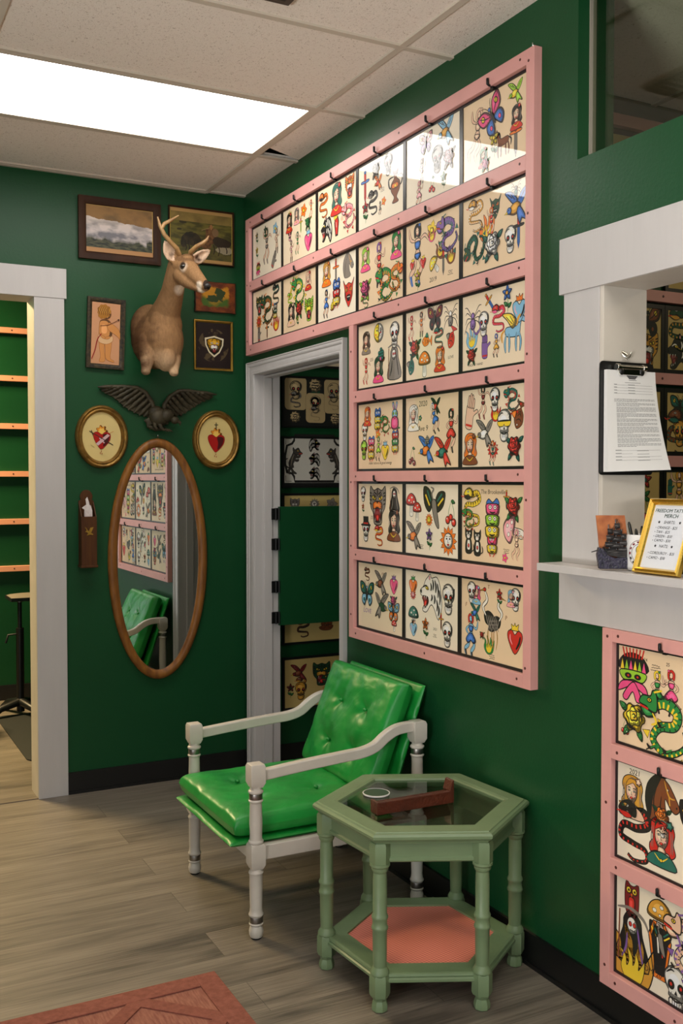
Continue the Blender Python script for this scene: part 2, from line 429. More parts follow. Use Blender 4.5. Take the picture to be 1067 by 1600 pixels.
b.box(0.13, 3.0, -7.5, -1.85, H + .004, H + .02); b.box(0.13, 3.0, -1.72, 0, H + .004, H + .02); b.box(-4.2, 3.0, .135, 2.2, H + .004, H + .02)
struct(b.obj('ceiling', M['ceil']))
b = MB(); b.box(-4.33, 3.13, -7.63, 2.33, TOP, TOP + .05); struct(b.obj('ceiling_deck', mat('dark_deck', (.02, .017, .014), .9)))
b = MB()
for x in [x for x in GX if x > -4.2]: b.box(x - .012, x + .012, -7.5, 0, H - .003, H + .005)
for y in [y for y in GY if y > -7.4]: b.box(-4.2, 0, y - .012, y + .012, H - .0035, H + .005)
b.box(-4.2, -.196, -.022, 0, H - .006, H + .004)
b.box(.13, 3.0, -2.6, -2.576, H - .003, H + .005)
for x in (.9, 2.1): b.box(x - .012, x + .012, -7.5, -1.85, H - .003, H + .005)
struct(b.obj('trim_2', M['tbar']))

def ceiling_light(xa, xb, ya, yb, label):
    t = thing('ceiling_light', label, 'ceiling light', ((xa + xb) / 2, (ya + yb) / 2, H), 0, 'lit panels of the dropped ceiling')
    hx, hy = (xb - xa) / 2, (yb - ya) / 2
    f = MB(); w = .014
    f.box(-hx, hx, -hy, -hy + w, -.004, .006); f.box(-hx, hx, hy - w, hy, -.004, .006)
    f.box(-hx, -hx + w, -hy + w, hy - w, -.004, .006); f.box(hx - w, hx, -hy + w, hy - w, -.004, .006)
    f.obj('light_frame', M['tbar'], t)
    d = MB(); d.box(-hx + w, hx - w, -hy + w, hy - w, .0, .004); d.obj('diffuser', M['diffuser'], t)
    h = MB(); h.box(-hx, hx, -hy, hy, .03, .045); h.box(-hx - .006, -hx - .001, -hy, hy, .001, .045); h.box(hx + .001, hx + .006, -hy, hy, .001, .045); h.box(-hx, hx, -hy - .006, -hy - .001, .001, .045); h.box(-hx, hx, hy + .001, hy + .006, .001, .045); h.obj('housing', M['tbar'], t)
ceiling_light(-1.368, -.208, -1.232, -.646, 'long lit white fluorescent panel in the ceiling near the corner')
ceiling_light(-1.368, -.208, -4.282, -3.696, 'added out-of-view ceiling panel, fill light above the shop counter window')  # extra panel outside the view, added to light the room
ceiling_light(-1.368, -.208, -6.722, -6.136, 'added out-of-view ceiling panel, fill light near the shop front')  # second added panel, behind the camera, also only for fill

t = thing('ceiling_vent', 'dark grille set in the ceiling at the top edge', 'vent', (-.645, -1.965, H))
f = MB(); f.box(-.40, 0, -.02, 0, -.012, -.003); f.box(-.40, 0, -.4, -.38, -.012, -.003); f.box(-.02, 0, -.38, -.02, -.012, -.003); f.box(-.40, -.38, -.38, -.02, -.012, -.003)
f.obj('vent_frame', mat('vent_brown', (.05, .035, .025), .5), t)
f = MB()
for k in range(10): f.box(-.37, -.03, -.05 - k * .035, -.035 - k * .035, -.009, -.004)
f.obj('grille', M['blackmetal'], t)

# baseboards
b = MB(); b.box(-.883, 0, -.010, 0, 0, .1); b.box(-.883, 0, -.016, 0, 0, .012); struct(b.obj('baseboard_back', M['black_base']))
b = MB(); b.box(-.010, 0, -7.5, -1.113, 0, .1); b.box(-.016, 0, -7.5, -1.113, 0, .012); b.box(-.010, 0, -.081, -.01, 0, .1)
struct(b.obj('baseboard_right', M['black_base']))
b = MB(); b.box(-4.2, 3.0, 2.19, 2.2, 0, .1); struct(b.obj('baseboard_far', M['black_base']))
b = MB(); b.box(.13, 3.0, -.010, 0, 0, .1); struct(b.obj('baseboard_side_room', M['black_base']))

# cased opening in the back wall (plain boards) and its jambs
b = MB()
b.box(-1.017, -.883, -.02, 0, 0, 2.282); b.box(-2.25, -.873, -.024, 0, 2.282, 2.417); b.box(-2.084, -1.95, -.02, 0, 0, 2.282)
struct(b.obj('door_1', M['white'], bevel=.0015))
b = MB(); b.box(-1.017, -1.002, .0005, .15, 0, 2.282); b.box(-1.965, -1.95, .0005, .15, 0, 2.282); b.box(-1.965, -1.002, .0005, .15, 2.2825, 2.292)
struct(b.obj('trim_3', M['jamb']))
# moulded casing of the doorway in the right wall
def moulding(w, prof, pts):
    """sweep profile (d across 0..w outward, t out of wall) round the open rectangle pts (y0,y1,ztop)"""
    b = MB(); y0, y1, zt = pts
    def ring(d, t_):  # y0 = near side (more negative)
        return [(-t_, y0 - d, 0), (-t_, y0 - d, zt + d), (-t_, y1 + d, zt + d), (-t_, y1 + d, 0)]
    v = []; 
    for d, t_ in prof: v += ring(d, t_)
    f = []
    for i in range(len(prof) - 1):
        for k in range(3): f.append((i * 4 + k, i * 4 + k + 1, (i + 1) * 4 + k + 1, (i + 1) * 4 + k))
    b.add(v, f); return b
prof = [(0, 0), (0, .007), (.006, .010), (.010, .009), (.014, .011), (.030, .013), (.034, .012), (.038, .016), (.044, .019), (.050, .018), (.053, .021), (.057, .021), (.057, 0)]
b = moulding(.057, prof, (-1.052, -.137, 1.971)); struct(b.obj('door_2', M['white'], smooth=40))
b = MB(); b.box(0, .135, -.139, -.125, 0, 1.985); b.box(0, .135, -1.067, -1.052, 0, 1.985); b.box(0, .135, -1.052, -.139, 1.969, 1.985)
b.box(.046, .088, -.150, -.14, 0, 1.965); b.box(.046, .088, -1.052, -1.042, 0, 1.965); b.box(.046, .088, -1.042, -.15, 1.955, 1.965)
struct(b.obj('trim_4', M['white'], bevel=.0015))

# counter window casing, jambs, sill apron
b = MB(); b.box(-.02, 0, -2.5965, -2.452, 1.2273, 1.979); b.box(-.024, 0, -4.3, -2.4352, 1.979, 2.1335); b.box(-.02, 0, -4.244, -4.1, 1.2273, 1.979)
b.box(-.022, 0, -4.3, -2.4416, 1.066, 1.207)
struct(b.obj('window_1', M['white'], bevel=.0012))
b = MB(); b.box(-.018, .135, -2.612, -2.5970, 1.2273, 1.9785); b.box(-.018, .135, -4.1, -4.085, 1.2273, 1.979); b.box(-.018, .135, -4.1, -2.5975, 1.9785, 1.9855)
struct(b.obj('trim_5', M['jamb'], bevel=.001))
b = MB(); b.box(-.10, .22, -4.3, -2.44, 1.2066, 1.2273)
tag(b.obj('counter_shelf', M['white'], bevel=.001), 'white painted counter ledge under the clipboard and gold frame', 'shelf')
# transom: deep green reveal, glass pane and pale bead
b = MB(); b.box(.045, .060, TR_Y0, TR_Y1 - .0, TR_Z0, TR_Z0 + .004); b.box(.040, .062, TR_Y1 - .004, TR_Y1, TR_Z0, TR_Z1)
struct(b.obj('trim_6', mat('window_bead', (.30, .27, .22), .5)))
b = MB(); b.box(.050, .054, TR_Y0, TR_Y1 - .004, TR_Z0, TR_Z1); struct(b.obj('window_2', M['glass']))
b = MB(); b.box(-4.0, -2.3, -7.56, -7.555, .45, 2.6); struct(b.obj('window_3', glass_mat('shop_glass', (.9, .93, .92))))
b = MB(); b.box(-4.262, -4.257, -5.5, -4.3, 0, 2.2); struct(b.obj('door_3', glass_mat('door_glass', (.9, .93, .92))))

# lamps of the neighbouring rooms
def room_lamp(name, x, y, w, h, watts, col, label):
    t = thing(name, label, 'ceiling light', (x, y, H), 0, 'lamps of the neighbouring rooms')
    f = MB(); f.box(-w / 2, w / 2, -h / 2, h / 2, -.012, -.001); f.obj('lamp_housing', M['tbar'], t)
    a = area(name + '_glow', (x, y, H - .02), (0, 0, 0), w * .9, h * .9, watts, col)
room_lamp('room_lamp', -2.0, 1.70, 1.0, .5, BACK_ROOM_WATTS, (1.0, .74, .38), 'warm ceiling lamp of the room behind the cased opening')
room_lamp('room_lamp', 1.7, -.9, .6, .4, SIDE_ROOM_WATTS, (1.0, .86, .68), 'dim ceiling lamp of the room behind the half door')
room_lamp('room_lamp', 2.0, -3.6, .8, .5, COUNTER_ROOM_WATTS, (1.0, .80, .55), 'warm ceiling lamp of the room behind the counter')
# ------------------------------------------------------------------ flat artwork: a small drawing kit (all coordinates in the sheet's own plane)
K = rgb(22, 18, 16); R_ = rgb(205, 40, 28); O_ = rgb(235, 120, 25); Y_ = rgb(240, 205, 50); G_ = rgb(40, 135, 60); LG = rgb(150, 200, 50)
T_ = rgb(25, 105, 90); B_ = rgb(55, 110, 190); LB = rgb(130, 185, 215); P_ = rgb(235, 80, 135); LP = rgb(240, 165, 170); V_ = rgb(130, 90, 160)
N_ = rgb(125, 65, 30); S_ = rgb(232, 190, 160); GY_ = rgb(130, 122, 112); W_ = rgb(240, 235, 222); DG = rgb(20, 70, 40); DB = rgb(30, 45, 90); MR = rgb(120, 20, 25); GD = rgb(215, 155, 50)
PAPER = rgb(240, 220, 188)
def crom(p, n=4):
    out = []; L = len(p)
    for i in range(L):
        a, b, c, d = p[i - 1], p[i], p[(i + 1) % L], p[(i + 2) % L]
        for k in range(n):
            t = k / n; t2 = t * t; t3 = t2 * t
            out.append(tuple(.5 * (2 * b[j] + (c[j] - a[j]) * t + (2 * a[j] - 5 * b[j] + 4 * c[j] - d[j]) * t2 + (3 * b[j] - a[j] - 3 * c[j] + d[j]) * t3) for j in (0, 1)))
    return out
def copen(p, n=4):
    q = [p[0]] + list(p) + [p[-1]]; out = []
    for i in range(1, len(q) - 2):
        a, b, c, d = q[i - 1], q[i], q[i + 1], q[i + 2]
        for k in range(n):
            t = k / n; t2 = t * t; t3 = t2 * t
            out.append(tuple(.5 * (2 * b[j] + (c[j] - a[j]) * t + (2 * a[j] - 5 * b[j] + 4 * c[j] - d[j]) * t2 + (3 * b[j] - a[j] - 3 * c[j] + d[j]) * t3) for j in (0, 1)))
    out.append(p[-1]); return out
def inside(t, p):
    x, y = t; r = False; j = len(p) - 1
    for i in range(len(p)):
        if (p[i][1] > y) != (p[j][1] > y) and x < (p[j][0] - p[i][0]) * (y - p[i][1]) / (p[j][1] - p[i][1]) + p[i][0]: r = not r
        j = i
    return r
FONT_CACHE = {}
def glyphs(txt):
    if txt in FONT_CACHE: return FONT_CACHE[txt]
    cu = bpy.data.curves.new('lettering', 'FONT'); cu.body = txt; cu.resolution_u = 2; cu.size = 1.0
    o = bpy.data.objects.new('lettering', cu); C.objects.link(o)
    bpy.context.view_layer.update()
    me = o.evaluated_get(bpy.context.evaluated_depsgraph_get()).to_mesh()
    res = ([(v.co.x, v.co.y) for v in me.vertices], [tuple(p.vertices) for p in me.polygons])
    o.evaluated_get(bpy.context.evaluated_depsgraph_get()).to_mesh_clear()
    bpy.data.objects.remove(o); bpy.data.curves.remove(cu)
    FONT_CACHE[txt] = res
    return res
class Art:
    """drawing on a vertical sheet: x right, z up, layers stacked towards -y"""
    def __init__(s, dz=4e-5): s.b = MB(); s.k = 0; s.dz = dz; s.m = (0, 0, 1, 0, 1); s.mono = None
    def at(s, x, y, sc_, rot=0, flip=1): s.m = (x, y, sc_, rot, flip); s.k = 0; return s
    def tf(s, p):
        x, y, q, r, fl = s.m; a, b = p[0] * fl, p[1]; c, d = math.cos(r), math.sin(r)
        return (x + q * (a * c - b * d), y + q * (a * d + b * c))
    def _c(s, col):
        if s.mono and col != K and col != W_: return s.mono
        return col
    def raw(s, pts, faces, col):
        s.k += 1; y = -s.k * s.dz
        s.b.add([(p[0], y, p[1]) for p in pts], faces, s._c(col))
    def poly(s, pts, col):
        q = [s.tf(p) for p in pts]
        ar = sum(q[i - 1][0] * q[i][1] - q[i][0] * q[i - 1][1] for i in range(len(q)))
        if ar < 0: q.reverse()
        s.raw(q, [tuple(range(len(q)))], col)
    def ribbon(s, pts, w, col, closed=False, taper=False):
        q = [s.tf(p) for p in pts]; n = len(q); w = w * s.m[2] / 2; L = []; Rr = []
        for i in range(n):
            a = q[i - 1] if (closed or i > 0) else q[i]; c = q[(i + 1) % n] if (closed or i < n - 1) else q[i]
            dx, dy = c[0] - a[0], c[1] - a[1]; l = math.hypot(dx, dy) or 1e-9
            ww = w * (.25 + .75 * math.sin(PI * (i + .5) / n)) if taper else w
            L.append((q[i][0] - dy / l * ww, q[i][1] + dx / l * ww)); Rr.append((q[i][0] + dy / l * ww, q[i][1] - dx / l * ww))
        f = [(i, i + n, (i + 1) % n + n, (i + 1) % n) for i in range(n if closed else n - 1)]
        s.raw(L + Rr, f, col)
    def body(s, pts, w0, w1, col, stripe=None):
        """a limb or coil whose width runs from w0 to w1, outlined, with cross bands"""
        q = copen(pts, 6); n = len(q); sc_ = 1
        def rib(k, c):
            L = []; R = []
            for i in range(n):
                a, b_ = q[max(0, i - 1)], q[min(n - 1, i + 1)]; dx, dy = b_[0] - a[0], b_[1] - a[1]; l = math.hypot(dx, dy) or 1e-9
                w = ((w0 + (w1 - w0) * i / (n - 1)) / 2 + k); L.append(s.tf((q[i][0] - dy / l * w, q[i][1] + dx / l * w))); R.append(s.tf((q[i][0] + dy / l * w, q[i][1] - dx / l * w)))
            s.raw(L + R, [(i, i + n, i + 1 + n, i + 1) for i in range(n - 1)] if s.m[4] > 0 else [(i + 1, i + 1 + n, i + n, i) for i in range(n - 1)], c)
        rib(.035, K); rib(0, col)
        if stripe:
            for i in range(2, n - 2, 2):
                a, b_ = q[i - 1], q[i + 1]; dx, dy = b_[0] - a[0], b_[1] - a[1]; l = math.hypot(dx, dy) or 1e-9; w = (w0 + (w1 - w0) * i / (n - 1)) / 2
                nx, ny = -dy / l * w, dx / l * w
                s.ribbon([(q[i][0] - nx, q[i][1] - ny), (q[i][0] + nx * .1, q[i][1] + ny * .1)], .07, stripe, False, False)
                s.ribbon([(q[i][0] + nx * .95, q[i][1] + ny * .95), (q[i][0] + nx * .45, q[i][1] + ny * .45)], .035, K, False, False)
    def sh(s, pts, col=None, smooth=True, w=.055, ol=K):
        p = crom(pts) if smooth else list(pts)
        if col: s.tone(p, col, w and smooth)
        if w: s.ribbon(p, w * .8, ol, True)
    def tone(s, p, col, deep):
        """whip shading as printed on flash: a dark edge, the colour, a pale middle"""
        s.poly(p, col)
        if not deep: return
        if sum(col) < .12:
            return
        cx = sum(q[0] for q in p) / len(p); cy = sum(q[1] for q in p) / len(p)
        for k, dx, dy, mulc in ((.80, -.09, .07, None), (.42, -.12, .12, 1.35)):
            r_ = max(max(abs(q[0] - cx), abs(q[1] - cy)) for q in p)
            q = [(cx + (a - cx) * k + dx * r_, cy + (b_ - cy) * k + dy * r_) for a, b_ in p]
            if not all(inside(t, p) for t in q[::2]): return
            if mulc is None: s.poly(p, tuple(c * .22 for c in col)); s.poly(q, col)
            else: s.poly(q, tuple(min(.9, c * mulc + .04) for c in col))
        n = len(p); st_ = max(2, n // 14); dk_ = tuple(c * .12 for c in col)
        for i in range(0, n, st_):
            dx, dy = p[i][0] - cx, p[i][1] - cy
            if dx - .7 * dy > 0:
                q = (p[i][0] - dx * .38, p[i][1] - dy * .38)
                if inside(q, p): s.ribbon([p[i], ((p[i][0] * 2 + q[0]) / 3, (p[i][1] * 2 + q[1]) / 3), q], .04, dk_, False, True)
    def ln(s, pts, w=.05, col=K, smooth=True, taper=True): s.ribbon(copen(pts) if smooth and len(pts) > 2 else pts, w, col, False, taper)
    def el(s, x, y, rx, ry, col=None, w=.05, ol=K, rot=0, n=16):
        c, d = math.cos(rot), math.sin(rot)
        p = [(x + rx * math.cos(a) * c - ry * math.sin(a) * d, y + rx * math.cos(a) * d + ry * math.sin(a) * c) for a in [2 * PI * i / n for i in range(n)]]
        if col: s.tone(p, col, w and max(rx, ry) > .15)
        if w: s.ribbon(p, w * .8, ol, True)
    def lobe(s, x, y, r, n, amp, col, w=.05, ol=K, ph=0, sharp=False):
        N = n * 6
        p = []
        for i in range(N):
            a = 2 * PI * i / N + ph; t = math.cos(n * (a - ph)); t = (abs(t) ** .6 * (1 if t > 0 else -1)) if not sharp else t ** 3
            p.append((x + r * (1 + amp * t) * math.cos(a), y + r * (1 + amp * t) * math.sin(a)))
        if col: s.tone(p, col, w)
        if w: s.ribbon(p, w * .8, ol, True)
    def leaf(s, x, y, a, l, col=G_, w=.045):
        c, d = math.cos(a), math.sin(a)
        q = lambda u, v: (x + l * (u * c - v * d), y + l * (u * d + v * c))
        s.sh([q(0, 0), q(.4, .28), q(1, 0), q(.4, -.28)], col, True, w); s.ln([q(.05, 0), q(.9, 0)], .04)
        s.ln([q(.3, -.05), q(.5, -.2)], .05); s.ln([q(.3, .05), q(.5, .2)], .05)
    def text(s, txt, x, y, size, col=K, shear=0.0, center=False, bold=0):
        v, f = glyphs(txt)
        w = max([p[0] for p in v] or [0]); off = -w / 2 if center else 0
        q = [s.tf((x + (p[0] + off + shear * p[1]) * size, y + p[1] * size)) for p in v]
        s.raw(q, f, col)
        if bold: s.raw([(a + bold, b_) for a, b_ in q], f, col)
    def scribble(s, x, y, w, n=3, gap=.1, seed=0, lw=.022, col=None):
        rr = random.Random(seed)
        for i in range(n):
            ww = w * rr.uniform(.6, 1); p = [(x - ww / 2 + ww * k / 12, y - i * gap + rr.uniform(-.25, .25) * gap) for k in range(13)]
            s.ribbon(p, lw, col or rgb(105, 90, 75))

# --- motifs, each drawn inside about -1..1
def m_skull(a, c=W_, c2=K):
    a.sh([(-.62, .1), (-.68, .55), (-.35, .95), (.2, 1), (.66, .65), (.62, .1), (.4, -.15), (.38, -.4), (-.38, -.4), (-.42, -.15)], c)
    a.sh([(-.36, -.45), (.36, -.45), (.32, -.85), (0, -.98), (-.32, -.85)], c)
    a.el(-.28, .15, .2, .22, K, 0); a.el(.28, .15, .2, .22, K, 0); a.sh([(0, -.02), (.1, -.22), (-.1, -.22)], K, False, 0)
    a.ln([(-.33, -.42), (0, -.5), (.33, -.42)], .09)
    for x in (-.2, -.07, .07, .2): a.ln([(x, -.35), (x, -.72)], .05, K, False)
    a.ln([(-.55, .6), (-.3, .8), (-.1, .78)], .09); a.el(-.28, .17, .07, .08, R_, 0); a.el(.28, .17, .07, .08, R_, 0)
    a.ln([(.5, .75), (.6, .4), (.52, .1)], .16)
def m_rose(a, c=R_, lc=G_):
    for t in (.6, 2.6, -1.1, -2.2): a.leaf(.5 * math.cos(t), .5 * math.sin(t), t, .62, lc)
    a.lobe(0, 0, .62, 6, .12, c, .06); a.lobe(0, .04, .42, 5, .14, tuple(min(1, x * 1.5 + .04) for x in c), .06, ph=.5)
    a.lobe(0, .08, .24, 4, .15, c, .06, ph=.9); a.ln([(-.1, .1), (0, .18), (.1, .1), (.04, .0), (-.03, .05)], .08)
    a.ln([(-.5, -.15), (-.25, -.45), (.1, -.5)], .12); a.ln([(.5, -.1), (.45, .3), (.2, .48)], .10)
def m_butterfly(a, c=O_, c2=LB):
    for f in (1, -1):
        a.sh([(f * .06, .1), (f * .35, .75), (f * .95, .85), (f * .85, .2), (f * .4, .0)], c, w=.08)
        a.sh([(f * .06, -.02), (f * .6, -.05), (f * .7, -.5), (f * .35, -.8), (f * .12, -.4)], c2, w=.08)
        a.el(f * .6, .5, .13, .16, Y_, .05); a.el(f * .38, -.38, .1, .13, c, .04); a.ln([(f * .15, .15), (f * .5, .4), (f * .8, .75)], .06)
        a.ln([(f * .03, .4), (f * .2, .8), (f * .35, .95)], .035)
    a.el(0, 0, .08, .45, K, 0); a.el(0, .5, .1, .1, c2, .05)
def m_bird(a, c=B_, c2=R_):
    a.sh([(-.1, .1), (-.75, .65), (-.95, .95), (-.35, .85), (.2, .3)], c); a.ln([(-.7, .8), (-.3, .5)], .07); a.ln([(-.45, .75), (-.1, .4)], .07)
    a.sh([(.15, .25), (.5, .75), (.95, .9), (.75, .4), (.4, .05)], c); a.ln([(.7, .7), (.4, .35)], .07)
    a.sh([(-.65, -.2), (-.35, .15), (.1, .25), (.4, .1), (.35, -.2), (-.1, -.4)], c2)
    a.sh([(.3, .0), (.65, -.35), (.95, -.85), (.55, -.7), (.35, -.95), (.1, -.3)], c); a.el(-.55, -.1, .2, .18, c)
    a.sh([(-.7, -.1), (-.98, -.22), (-.7, -.24)], Y_, False, .04); a.el(-.58, -.07, .05, .05, K, 0)
def m_beast(a, c=O_, c2=W_):   # roaring cat head
    a.sh([(-.75, .95), (-.4, .75), (0, .85), (.4, .75), (.75, .95), (.8, .4), (.72, -.1), (.45, -.45), (.35, -.95), (-.35, -.95), (-.45, -.45), (-.72, -.1), (-.8, .4)], c, w=.07)
    a.sh([(-.35, -.2), (.35, -.2), (.28, -.8), (-.28, -.8)], MR); a.sh([(-.15, -.5), (.15, -.5), (.12, -.78), (-.12, -.78)], R_, w=.03)
    a.sh([(-.45, .1), (0, .2), (.45, .1), (.4, -.22), (0, -.12), (-.4, -.22)], c2)
    for f in (1, -1):
        a.sh([(f * .25, -.2), (f * .32, -.2), (f * .27, -.5)], W_, False, .03); a.sh([(f * .2, -.8), (f * .26, -.8), (f * .22, -.6)], W_, False, .03)
        a.sh([(f * .15, .35), (f * .45, .48), (f * .5, .33), (f * .25, .25)], Y_); a.el(f * .34, .36, .06, .07, K, 0)
        for y in (.65, .5, .3, .1): a.ln([(f * .78, y), (f * .6, y - .06)], .1)
        a.ln([(f * .1, .55), (f * .35, .68)], .1); a.ln([(f * .12, .42), (f * .45, .6)], .06)
    a.sh([(-.13, .22), (.13, .22), (0, .08)], K, False, 0)
    a.ln([(0, .8), (0, .45)], .1)
def m_panther(a, c=K, c2=R_, hi=W_):   # big cat head in profile, jaws open
    a.sh([(-.25, .85), (-.05, 1.0), (.05, .82), (.5, .88), (.78, .4), (.88, -.4), (.62, -.98), (.25, -.5), (0, -.38), (-.35, -.72), (-.66, -.7), (-.62, -.5), (-.35, -.35), (-.22, -.08), (-.5, -.02), (-.78, -.02), (-.88, .2), (-.6, .42), (-.45, .68)], c, w=.05)
    a.sh([(-.7, -.05), (-.25, -.08), (-.2, -.32), (-.5, -.56), (-.6, -.3)], MR, w=.03); a.sh([(-.5, -.25), (-.3, -.2), (-.35, -.45), (-.55, -.5)], c2, w=.02)
    for x in (-.74, -.56, -.40): a.sh([(x, -.02), (x + .07, -.02), (x + .02, -.2)], W_, False, .02)
    for x, y in ((-.6, -.62), (-.5, -.58), (-.38, -.5)): a.sh([(x - .03, y), (x + .03, y + .02), (x, y + .15)], W_, False, .02)
    a.ln([(-.6, .36), (-.4, .46), (-.2, .36)], .07, hi); a.sh([(-.42, .38), (-.25, .42), (-.15, .3), (-.32, .28)], Y_, w=.03); a.el(-.28, .35, .035, .04, K, 0); a.sh([(-.88, .18), (-.72, .26), (-.74, .08)], K, False, .02)
    for x0, y0, x1, y1 in ((.15, .78, .2, .3), (.35, .75, .42, .2), (.55, .62, .6, .0), (.7, .35, .74, -.3), (.0, .6, .02, .25), (.3, .1, .3, -.3), (.5, -.1, .52, -.6), (.1, .1, .05, -.2), (.66, -.35, .62, -.8)):
        a.ln([(x0, y0), ((x0 + x1) / 2 + .06, (y0 + y1) / 2), (x1, y1)], .10, hi)
    a.el(-.08, .82, .05, .09, LP, .02)
def m_snake(a, c=G_, c2=Y_):
    a.body([(.0, .62), (.45, .7), (.62, .35), (.1, .12), (-.5, .1), (-.62, -.3), (-.05, -.42), (.5, -.5), (.55, -.85), (0, -.98), (-.3, -.85)], .30, .05, c, c2)
    a.sh([(.08, .8), (-.2, .98), (-.55, .85), (-.72, .6), (-.45, .56), (-.3, .62), (-.12, .5), (.08, .5)], c); a.sh([(-.70, .52), (-.3, .56), (-.1, .44), (-.4, .36)], c2, w=.03)
    a.el(-.32, .78, .07, .05, W_, .03); a.el(-.32, .78, .03, .03, K, 0); a.ln([(-.6, .56), (-.82, .5), (-.95, .58)], .05, R_); a.ln([(-.45, .9), (-.15, .92)], .05)
def m_dagger(a, c=LB, c2=GD):
    a.sh([(-.12, .3), (.12, .3), (.12, -.6), (0, -.98), (-.12, -.6)], c, False); a.ln([(0, .25), (0, -.8)], .05, K, False)
    a.sh([(-.45, .42), (.45, .42), (.4, .28), (-.4, .28)], c2, True); a.sh([(-.09, .42), (.09, .42), (.1, .85), (-.1, .85)], R_); a.el(0, .92, .13, .1, c2)
def m_heart(a, c=R_, c2=Y_):
    a.sh([(0, .95), (.1, .75), (.35, .9), (.3, .6), (.42, .5), (-.42, .5), (-.3, .6), (-.35, .85), (-.12, .75)], c2)
    a.sh([(0, .25), (.3, .5), (.68, .35), (.62, -.15), (0, -.9), (-.62, -.15), (-.68, .35), (-.3, .5)], c, w=.07)
    a.ln([(-.45, .25), (-.45, -.05), (-.25, -.35)], .1, LP); a.ln([(.5, .2), (.4, -.2), (.1, -.6)], .18)
def m_woman(a, c=R_, hair=K, skin=S_):   # figure in a dance pose
    pose = int(abs(a.m[0] * 977 + a.m[1] * 613)) % 3
    legs = ([(.02, -.05), (.22, -.4), (.02, -.7), (.12, -.98)], [(-.08, -.05), (-.2, -.42), (-.42, -.62), (-.3, -.95)]) if pose else ([(.04, -.05), (.14, -.5), (.1, -.98)], [(-.08, -.05), (-.14, -.5), (-.18, -.98)])
    for l in legs: a.ln(l, .21, K); a.ln(l, .15, skin); a.ln(l[-2:], .12, c if pose == 2 else K)
    arms = ([(.12, .4), (.38, .3), (.48, .62)], [(-.12, .4), (-.35, .2), (-.15, .02)])
    if pose == 2: arms = ([(.12, .4), (.4, .5), (.62, .3)], [(-.12, .4), (-.4, .5), (-.5, .85)])
    for l in arms: a.ln(l, .13, K); a.ln(l, .085, skin)
    a.sh([(-.14, .44), (0, .48), (.14, .44), (.15, .28), (.08, .14), (.17, -.06), (.0, -.16), (-.18, -.06), (-.09, .14), (-.16, .28)], skin, w=.04)
    a.sh([(-.15, .36), (.15, .36), (.09, .16), (-.10, .16)], c, w=.035)
    if pose == 1: a.sh([(-.12, .06), (.12, .06), (.36, -.22), (.18, -.34), (0, -.24), (-.2, -.36), (-.36, -.2)], c, w=.035)
    else: a.sh([(-.17, .0), (.17, .0), (.0, -.18)], c, w=.035)
    a.sh([(-.16, .5), (-.2, .78), (-.02, .92), (.18, .8), (.17, .55), (.06, .5), (.0, .62)], hair, w=.02); a.sh([(-.1, .72), (0, .82), (.1, .7), (.06, .54), (-.04, .54)], skin, w=.025)
    a.el(-.04, .69, .018, .014, K, 0); a.el(.05, .69, .018, .014, K, 0); a.el(0, .59, .026, .014, R_, 0); a.el(.12, .86, .06, .05, c, .02)
def m_head(a, c=R_, hair=K, skin=S_):   # portrait with hair and collar
    a.sh([(-.45, .1), (-.62, .45), (-.5, .82), (-.1, 1), (.4, .92), (.66, .55), (.6, .1), (.72, -.3), (.5, -.5), (.3, -.35), (-.3, -.4), (-.6, -.5), (-.65, -.2)], hair)
    a.sh([(-.36, .35), (-.3, .66), (.05, .74), (.33, .5), (.3, .05), (.08, -.25), (-.18, -.22), (-.34, .05)], skin, w=.045)
    a.sh([(-.15, -.2), (.16, -.22), (.2, -.42), (-.18, -.42)], skin, w=.03); a.sh([(-.2, -.4), (.22, -.4), (.62, -.58), (.72, -.95), (-.72, -.95), (-.62, -.58)], c)
    a.sh([(-.36, .45), (-.2, .78), (.2, .82), (.36, .5), (.1, .66), (-.1, .58)], hair, w=.03)
    for f in (-1, 1): a.ln([(f * .16 - .09, .38), (f * .16, .43), (f * .16 + .09, .38)], .045); a.el(f * .16, .29, .075, .04, W_, .025); a.el(f * .16, .29, .03, .035, K, 0); a.el(f * .2, .08, .05, .04, LP, 0)
    a.ln([(.0, .27), (-.03, .12), (.04, .1)], .03); a.sh([(-.1, -.03), (0, .02), (.1, -.03), (0, -.1)], R_, w=.02)
    for x in (-.5, -.42, .48, .56): a.ln([(x, .55), (x * 1.08, .1), (x * 1.05, -.3)], .04, GY_)
    a.ln([(-.1, .9), (.25, .86), (.48, .6)], .04, GY_); a.ln([(-.35, -.5), (0, -.72), (.35, -.5)], .06, Y_); a.el(0, -.7, .07, .07, Y_, .03); a.lobe(.45, .78, .16, 5, .2, c, .03)
def m_spider(a, c=K, c2=R_):
    for f in (1, -1):
        for t, l in ((.75, 1), (.3, .9), (-.25, .9), (-.8, 1)):
            a.ln([(0, 0), (f * .55, t * .6 + .25), (f * .85 * l, t)], .06)
    a.el(0, -.28, .27, .35, c2, .06); a.el(0, .2, .17, .19, c, .05); a.ln([(-.1, -.2), (0, -.45), (.1, -.2)], .06)
def m_scorpion(a, c=LP):
    m_spider(a, c, c); a.ln([(0, -.55), (.35, -.9), (.75, -.6), (.7, -.2)], .16); a.ln([(0, -.55), (.35, -.9), (.75, -.6), (.7, -.2)], .1, c)
